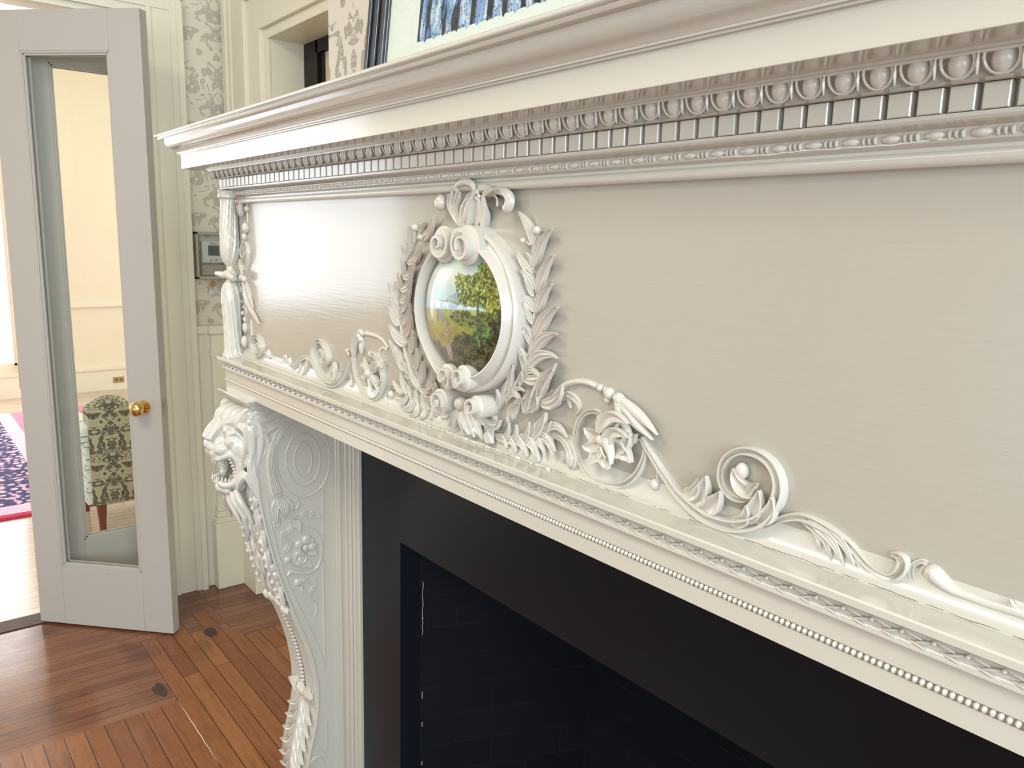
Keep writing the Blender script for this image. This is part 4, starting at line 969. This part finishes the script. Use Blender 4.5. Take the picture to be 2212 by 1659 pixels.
# lion head: one continuous surface grown from overlapping masses
xc=(XA+XB)/2
def L(px,py,dx): 
    p=onX(px,py,xc+dx); return p
mb=MB()
def sy(f):
    for s_ in (-1,1): f(s_)
def E_(px,py,dx,r,rot=None):   # pixel measured on the near side plane; mirrored
    p=L(px,py,dx)
    mb.ell(p,r,14,10,rot)
    if dx: mb.ell((xc-dx,p.y,p.z),r,14,10,rot)
def T_(pts,r0,r1=None,rf=None,n=16):
    P=[tuple(L(*p)) for p in pts]; r1=r0 if r1 is None else r1
    C=catmull(P,n); f=rf or (lambda t:r0+(r1-r0)*t)
    mb.tube3(C,f,9); 
    if any(p[2] for p in pts): mb.tube3([(2*xc-c[0],c[1],c[2]) for c in C],f,9)
E_(522,925,0,(.058,.058,.056)); E_(548,960,0,(.064,.060,.085)); E_(560,1010,0,(.060,.045,.060))
T_([(505,950,0),(482,955,0),(462,962,0)],.036,.026)
E_(484,968,.022,(.020,.026,.018)); E_(468,976,.012,(.016,.018,.015))
T_([(495,905,0),(475,922,0),(461,938,0),(452,952,0)],.025,.018); T_([(476,915,.010),(462,932,.012),(452,950,.012)],.012,.010)
E_(451,958,0,(.021,.011,.012)); E_(456,966,.012,(.009,.010,.008))
T_([(459,985,.010),(470,991,.020),(485,986,.032),(500,982,.042),(512,992,.048),(517,1012,.047),(513,1034,.043),(500,1046,.034),(484,1048,.024),(472,1042,.012)],.0068,None,lambda t:.0068+.0022*math.sin(math.pi*t),40)
T_([(505,990,.040),(518,1000,.052),(524,1020,.052),(515,1048,.042)],.006)
T_([(535,1020,0),(505,1052,0),(482,1053,0)],.030,.017); E_(478,1052,0,(.022,.013,.013)); E_(490,1058,.012,(.014,.014,.010))
E_(508,952,.040,(.014,.025,.020)); E_(520,968,.047,(.014,.022,.030)); T_([(490,940,.038),(506,934,.048),(520,944,.054),(526,965,.056),(526,990,.056)],.006,.004)
T_([(477,922,.012),(488,914,.030),(504,909,.044),(522,902,.054)],.0095,.006)
T_([(484,938,.026),(494,940,.042),(508,934,.052)],.0045)
E_(489,929,.035,(.0085,.010,.0085))
for dx,h in ((.0,0),(.018,2),(.036,4),(.052,8)):
    for s_ in ((-1,1) if dx else (0,)):
        C=catmull([tuple(L(*p)) for p in ((474,914,0),(473,898,0),(483,885,0),(500,879,0),(518,882,0))],18)
        mb.tube3([(c[0]+s_*dx,c[1]+dx*.45,c[2]-dx*.12) for c in C],lambda t:.004+.008*math.sin(math.pi*min(1,t*.8+.12)),9)
E_(534,899,.064,(.010,.017,.019)); T_([(524,908,.062),(526,893,.068),(536,885,.070),(545,893,.068)],.005)
strands=[[(520,915,.060),(532,930,.066),(534,955,.066),(527,985,.062),(530,1010,.060)],[(532,915,.066),(545,935,.070),(547,970,.070),(540,1005,.068),(546,1035,.066)],[(540,905,.070),(560,920,.072),(565,950,.072),(560,985,.070),(555,1010,.070),(562,1040,.068),(570,1062,.066)],
 [(545,895,.070),(565,905,.072),(585,905,.072),(604,892,.071)],[(540,888,.068),(560,892,.072),(580,890,.072),(600,884,.071)],[(550,915,.072),(572,930,.072),(590,925,.072),(605,910,.071)],[(552,930,.072),(575,945,.072),(580,965,.072),(572,985,.072)],[(545,990,.070),(552,1030,.070),(562,1058,.069),(568,1078,.066)],[(515,1055,.040),(522,1035,.054),(532,1025,.062),(545,1045,.066),(560,1070,.068)],
 [(500,1062,.030),(508,1085,.044),(520,1105,.052),(530,1128,.056)],[(508,1058,.040),(520,1085,.056),(536,1110,.062),(545,1135,.064)],[(492,1062,.010),(500,1088,.020),(512,1112,.030),(522,1135,.034)]]
for s_ in strands: T_(s_,.009,None,lambda t:.0095*(1-.65*t*t)*(.6+.4*min(1,t*5)),22)
for s_ in strands[:9]: T_([(a-5,b_+6,c+.003) for a,b_,c in s_],.0045,.002)
lion=mb.build('lion_head',CM,corb)
md=lion.modifiers.new('remesh','REMESH'); md.mode='VOXEL'; md.voxel_size=.0021; md.use_smooth_shade=True
md=lion.modifiers.new('smooth','SMOOTH'); md.factor=.5; md.iterations=3
mb=MB()
for px,py,dx,l_,r in ((476,1004,.020,.024,.0042),(461,993,.010,.012,.0028),(468,1034,.014,-.016,.0034)):
    for s_ in (-1,1):
        p=L(px,py,dx); p=Vector((xc+s_*dx,p.y,p.z)); mb.tube3([p+Vector((0,0,l_*.45)),p,p-Vector((0,0,l_*.55))],(lambda t,r=r:r*(1-.9*t)) if l_>0 else (lambda t,r=r:r*(1-.9*t)),8)
for s_ in (-1,1):
    for i in range(7):
        p=L(500+2*i-abs(i-3),992+7*i,.036); mb.ell((xc+s_*.037,p.y,p.z),(.003,.0055,.0038),8,6)
    for i in range(4):
        p=L(474+7*i,1036+1*i,.018+.004*i); mb.ell((xc+s_*(.012+.006*i),p.y,p.z),(.0035,.003,.006),8,6)
for dx in (-.009,-.003,.003,.009):
    p=L(462,996,0); mb.ell((xc+dx,p.y,p.z),(.003,.003,.005),8,6)
mb.build('teeth','gloss_cream_carving',lion)
# jamb board with its mouldings, left; mirrored at the right end
def jamb(mirror):
    f=(lambda x:-1.76-x) if mirror else (lambda x:x)
    mb=MB()
    for a,b_,y in ((-1.836,-1.697,.166),(-1.697,-1.690,.170),(-1.690,-1.658,.178),(-1.658,-1.650,.168),(-1.650,-1.640,.172),(-1.640,-1.626,.169),(-1.626,-1.620,.173),(-1.620,-1.612,.170),(-1.612,-1.602,.174),(-1.602,-1.590,.172)): mb.box(f(a),f(b_),y,.26,0,1.20)
    mb.build('jamb_board','gloss_cream',MT,bevel=.0015)
jamb(False); jamb(True)
# plain right bracket, out of the photo's frame
mb=MB(); vs=[];fs=[]
for z,y in curve: vs += [(-1.76-XA,y,z),(-1.76-XB,y,z),(-1.76-XB,.26,z),(-1.76-XA,.26,z)]
for i in range(n-1 if False else len(curve)-1):
    for j in range(4): fs.append((4*i+j,4*i+(j+1)%4,4*i+4+(j+1)%4,4*i+4+j))
N_=len(curve); fs += [(0,1,2,3),(4*N_-4,4*N_-3,4*N_-2,4*N_-1)]
mb.add(vs,fs); mb.box(-.06,.112,.055,.26,0,.1); mb.build('corbel','gloss_cream',MT,True,30)
# ------------------------------------------------------------------ slate surround and firebox
fs_=empty('fireplace_surround',(-.88,.2,0),'polished black slate slabs framing the dark fireplace opening','fireplace surround')
mb=MB(); mb.box(-1.589,-1.414,.180,.232,0,1.19); mb.build('side_slab','black_slate',fs_,False)
mb=MB(); mb.box(-.346,-.171,.180,.232,0,1.19); mb.build('side_slab','black_slate',fs_,False)
mb=MB(); mb.box(-1.414,-.346,.180,.232,.895,1.19); mb.build('lintel_slab','black_slate',fs_,False)
fb=empty('firebox',(-.88,.5,0),'soot-black brick firebox with pale scratches along its left corner','firebox')
mb=MB()
xs0,xs1=-1.414,-.346
mb.add([(xs0-.03,.232,0),(xs0,.232,0),(-1.26,.62,0),(-1.30,.64,0)]+[(xs0-.03,.232,.975),(xs0,.232,.975),(-1.26,.62,.975),(-1.30,.64,.975)],[(0,1,5,4),(1,2,6,5),(2,3,7,6),(3,0,4,7),(4,5,6,7),(0,3,2,1)])
mb.build('side_wall','soot_brick',fb,False); mb=MB()
mb.add([(xs1+.03,.232,0),(xs1,.232,0),(-.50,.62,0),(-.46,.64,0)]+[(xs1+.03,.232,.975),(xs1,.232,.975),(-.50,.62,.975),(-.46,.64,.975)],[(0,4,5,1),(1,5,6,2),(2,6,7,3),(3,7,4,0),(4,7,6,5),(0,1,2,3)])
mb.build('side_wall','soot_brick',fb,False)
mb=MB(); mb.box(-1.28,-.48,.62,.66,0,.975); mb.build('rear_wall','soot_brick',fb,False)
mb=MB(); mb.box(-1.46,-.29,.234,.66,.94,.975); mb.build('damper_roof','soot_brick',fb,False)
paint('chalk',(.45,.45,.46),.9,bs=0)
for z0,z1 in ((.79,.70),(.705,.66),(.52,.50),(.44,.43),(.34,.33)):
    pts=[]; k=8
    for i in range(k+1):
        z=z0+(z1-z0)*i/k; pts.append((xs0+.004+.0018*math.sin(i*2.1+z*40),.236,z))
    mb=MB(); mb.tube3(pts,.0007,4); mb.build('chalk_scratch','chalk',fb)
mb=MB(); mb.box(-1.6,-.16,-.25,.62,.0005,.006); struct('hearth_slab',mb,'black_slate')  # slate hearth slab on the floor, unseen
# ------------------------------------------------------------------ framed print on the shelf
fp=empty('framed_print',(-1.10,.09,1.767),'silver framed print of blue and black tree trunks on the mantel shelf','framed picture')
LEAN=math.radians(6.0)
def lp(x,s_,d):      # x, height along the picture, depth behind the face
    return Vector((x, .088+s_*math.sin(LEAN)+d*math.cos(LEAN), 1.7672+.0022+s_*math.cos(LEAN)-d*math.sin(LEAN)))
FX0,FX1,FH=-1.412,-.62,.66
def pbox(mb,x0,x1,s0,s1,d0,d1):
    P=[lp(x,s_,d) for s_ in (s0,s1) for x,d in ((x0,d0),(x1,d0),(x1,d1),(x0,d1))]
    mb.add(P,[(0,3,2,1),(4,5,6,7),(0,1,5,4),(1,2,6,5),(2,3,7,6),(3,0,4,7)])
mb=MB()
for k in range(5):
    a=.012*k; d=(.000,.005,.002,.007,.004)[k]
    pbox(mb,FX0+a,FX0+a+.0105,0,FH,d,.022); pbox(mb,FX1-a-.0105,FX1-a,0,FH,d,.022); pbox(mb,FX0+a,FX1-a,a,a+.0105,d,.022); pbox(mb,FX0+a,FX1-a,FH-a-.0105,FH-a,d,.022)
pbox(mb,FX0,FX0+.062,0,FH,.009,.021); pbox(mb,FX1-.062,FX1,0,FH,.009,.021); pbox(mb,FX0,FX1,0,.062,.009,.021); pbox(mb,FX0,FX1,FH-.062,FH,.009,.021)
mb.build('frame','silver_frame',fp,bevel=.0012)
mb=MB(); pbox(mb,FX0+.05,FX1-.05,.05,FH-.05,.0145,.019); mb.build('mat_board','mat_white',fp,False)
IX0,IX1,IS0,IS1=-1.247,-.80,.118,.54
mb=MB(); NX,NZ=360,130; cols=[]
def print_col(u,v):
    f=fbm(u*3,v*1.0,5); g=fbm(u*10,v*2.2,5,3); w_=u*11+.16*f+.35*math.sin(v*5+u*9)*.4
    k=math.floor(w_); c=abs(w_-k-.5)
    rnd=(math.sin(k*12.9898)*43758.5)%1; half=.24+.14*rnd+.05*g
    if c<half:
        if (g>.16 and g<.24) or (g<-.2 and g>-.27): return lin(24,26,34)
        base=mixv(lin(96,146,204),lin(196,206,220),.5+1.2*g+.3*math.sin(v*30+u*40))
        return mixv(base,lin(150,140,190),max(0,f)*.8)
    return lin(22,23,28) if g<.33 else lin(70,110,170)
for j in range(NZ+1):
    for i in range(NX+1):
        u,v=i/NX,(j/NZ)**1.6
        mb.v.append(lp(IX0+(IX1-IX0)*u,IS0+(IS1-IS0)*v+(0.0022*math.sin(u*90)+.0016*math.sin(u*203)+.0012*math.sin(u*411))*(1 if j==0 else 0),.0140)); cols.append(print_col(u,v))
for j in range(NZ):
    for i in range(NX): mb.f.append((j*(NX+1)+i,j*(NX+1)+i+1,(j+1)*(NX+1)+i+1,(j+1)*(NX+1)+i))
mb.c=cols; mb.build('printed_image','print_ink',fp,False)
mb=MB(); pbox(mb,FX0+.056,FX1-.056,.056,FH-.056,.0110,.0120); mb.build('picture_glass','clear_glass',fp,False)
mb=MB(); pbox(mb,FX0+.008,FX1-.008,.004,FH-.006,.0225,.026); mb.build('backing_board','dark_wood',fp,False)
